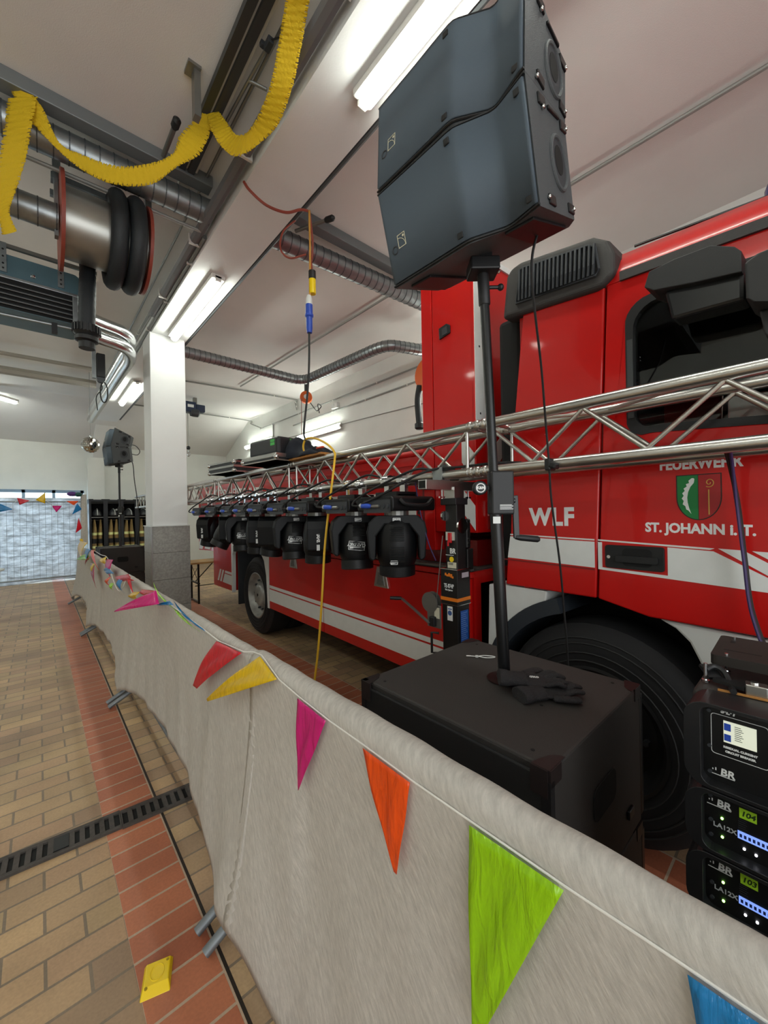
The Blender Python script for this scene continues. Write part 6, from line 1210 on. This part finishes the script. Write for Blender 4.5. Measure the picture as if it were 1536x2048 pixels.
# ------------------------------------------------------------ lockers with helmets and turnout coats
M_lock = mat('locker_black', '#1b1f26', 0.5); M_coat = mat('coat_tan', '#8c7448', 0.85, noise=0.2, nscale=12); M_band = mat('reflective_band', '#e2e6a0', 0.4); M_coatd = mat('coat_dark', '#1d1d20', 0.85); M_helm = mat('helmet_grey', '#3a3d40', 0.3)
which = ['leftmost', 'second', 'third', 'fourth']
lk0 = None
for i in range(4):
    x = 1.12 + 0.375*i
    if lk0 is None:
        t = thing('open_locker', '', 'locker', (x, 13.86, 0), group='open coat lockers')
        obj('side_panel', MB().b2(-0.0, 0.05, -0.46, 0, 0, 2.15), M_lock, t); obj('side_panel', MB().b2(0.325, 0.375, -0.46, 0, 0, 2.15), M_lock, t)
        obj('back_panel', MB().b2(0.0, 0.375, -0.02, -0.005, 0, 2.15), M_dark, t); obj('top_panel', MB().b2(0, 0.375, -0.46, 0, 2.02, 2.15), M_lock, t); obj('helmet_shelf', MB().b2(0.05, 0.325, -0.44, -0.02, 1.63, 1.65), M_steel, t)
        obj('name_plate', MB().b2(0.1, 0.28, -0.466, -0.46, 2.135, 2.15), M_white, t); obj('upper_slot', MB().b2(0.05, 0.325, -0.462, -0.455, 2.02, 2.09), M_dark, t); obj('coat_rail', MB().cyl((0.04, -0.22, 1.56), (0.335, -0.22, 1.56), 0.012, 8), M_steel, t)
        lk0 = t
    else: t = copy_tree(lk0); t.location = (x, 13.86, 0)
    t['label'] = which[i] + ' open black coat locker from the left, behind the far speaker pole'
    h = thing('fire_helmet', 'grey fire helmet on the shelf of the ' + which[i] + ' locker', 'helmet', (x+0.19, 13.56, 1.65), (0, 0, 0.2*i), 'helmets on the locker shelves')
    obj('helmet_shell', MB().grid(20, 9, lambda u, v: Vector((0.13*math.sin(v*PI/2)*math.cos(2*PI*u), 0.15*math.sin(v*PI/2)*math.sin(2*PI*u), 0.02 + 0.2*math.cos(v*PI/2))), closed_u=True), M_helm, h, smooth=True).modifiers.new('s', 'SOLIDIFY').thickness = 0.008
    obj('helmet_crest', MB().tube(smooth_path([(0, -0.15, 0.05), (0, -0.12, 0.17), (0, 0, 0.235), (0, 0.12, 0.17)]), 0.014, 8), mat('helmet_crest', '#b9bcba', 0.3), h, smooth=True); obj('visor', MB().tube([(0.125*math.cos(a), 0.15*math.sin(a), 0.04) for a in [PI+PI*k/10 for k in range(11)]], 0.02, 8), M_blk, h, smooth=True)
    for j, dx in enumerate((0.12, 0.255)):
        if i == 3 and j == 1: continue
        s_ = ('left', 'right')[j]
        c = thing('turnout_coat', 'tan fire coat with yellow bands, ' + s_ + ' one hanging in the ' + which[i] + ' locker', 'coat', (x+dx, 13.52, 0.72), group='fire coats hanging in the lockers')
        wdt = (0.068, 0.055)[j]
        def cf(u, v, w_=wdt, k=i+j): a = 2*PI*u; e = min(1, 0.35+v*1.4); return Vector((w_*e*math.cos(a)*(1+0.12*math.sin(3*a+k)) + 0.01*math.sin(v*6+k), 0.16*min(1, 0.5+v*1.2)*math.sin(a), 0.86*(1-v)))
        obj('coat_body', MB().grid(22, 14, cf, closed_u=True), M_coat, c, smooth=True)
        for z0, z1, m_ in ((0.43, 0.50, M_band), (0.07, 0.13, M_band), (0.20, 0.33, M_coatd)):
            obj('reflective_band' if m_ is M_band else 'dark_panel', MB().grid(22, 3, lambda u, v, z0=z0, z1=z1: (lambda p: Vector((p.x*1.06, p.y*1.04, p.z)))(cf(u, 1-(z0+(z1-z0)*v)/0.86)), closed_u=True), m_, c, smooth=True)
        obj('hanger', MB().tube([(0, 0, 0.84), (0, 0, 0.85)], 0.006, 6), M_steel, c)

# ------------------------------------------------------------ mirror ball, bench, table
t = thing('mirror_ball', 'silver mirror ball hanging beside the small far loudspeakers', 'mirror ball', (0.87, 9.9, 3.12))
mb = bpy.data.materials.new('mirror_tiles'); mb.use_nodes = True; b = mb.node_tree.nodes['Principled BSDF']; b.inputs['Metallic'].default_value = 1; b.inputs['Roughness'].default_value = 0.08; b.inputs['Base Color'].default_value = lin('#d0ccc4')
ms = MB(); rg = random.Random(5); r = 0.16
for j in range(13):
    t0, t1 = PI*j/13, PI*(j+1)/13; nn = max(6, int(26*math.sin((t0+t1)/2)))
    for i in range(nn):
        a0, a1 = 2*PI*i/nn+.02, 2*PI*(i+1)/nn-.02; q_ = [Vector((r*math.sin(tt)*math.cos(aa), r*math.sin(tt)*math.sin(aa), r*math.cos(tt))) for tt, aa in ((t0+.012, a0), (t1-.012, a0), (t1-.012, a1), (t0+.012, a1))]
        c_ = sum(q_, Vector())/4; tl_ = Matrix.Rotation(rg.uniform(-.06, .06), 3, 'X') @ Matrix.Rotation(rg.uniform(-.06, .06), 3, 'Y'); ms.add([c_ + tl_ @ (p-c_) for p in q_], [(0, 1, 2, 3)])
obj('mirror_tiles', ms, mb, t, weld=False); obj('core', MB().sphere((0, 0, 0), 0.152, 20, 12), M_grey, t, smooth=True); obj('hanging_wire', MB().cyl((0, 0, 0.15), (0, 0, 1.48), 0.003, 6), M_steel, t); obj('cap', MB().cyl((0, 0, 0.15), (0, 0, 0.18), 0.03, 12), M_chr, t)
t = thing('beer_table', 'folding beer table with light wooden top and black steel legs behind the column', 'table', (2.75, 8.0, 0))
obj('table_top', MB().b2(-0.62, 1.5, -0.28, 0.28, 0.745, 0.775), mat('beer_table_wood', '#c49a5e', 0.5, noise=0.15, nscale=12), t, bevel=0.004)
for x in (-0.48, 1.3):
    lg = MB()
    for y in (-0.22, 0.22): lg.beam((x, y, 0.745), (x, y, 0.0), 0.03, 0.03, (0, 1, 0))
    lg.beam((x, -0.22, 0.03), (x, 0.22, 0.03), 0.03, 0.03).beam((x, -0.26, 0.38), (x, 0.26, 0.38), 0.03, 0.03).beam((x, -0.22, 0.70), (x, 0.22, 0.40), 0.008, 0.008).beam((x, 0.22, 0.70), (x, -0.22, 0.40), 0.008, 0.008); obj('leg_frame', lg, M_blk2, t)
    obj('strut', MB().beam((x, 0, 0.38), (x+0.35*(1 if x < 0 else -1), 0, 0.74), 0.015, 0.015), M_blk2, t)
obj('cross_bar', MB().cyl((-0.48, 0.0, 0.3), (1.3, 0.0, 0.3), 0.008, 6), M_blk2, t)
t = thing('round_table', 'white round table top just entering the photo at the left edge', 'table', (-0.82, 9.6, 0))
obj('table_top', MB().lathe([(0.40, 0), (0.42, 0.01), (0.42, 0.03), (0.41, 0.035)], (0, 0, 0.74), (0, 0, 1), 40), M_white, t, smooth=True); obj('column_leg', MB().cyl((0, 0, 0.02), (0, 0, 0.74), 0.04, 16), M_galv, t, smooth=True); obj('foot_disc', MB().cyl((0, 0, 0), (0, 0, 0.02), 0.25, 28), M_galv, t)
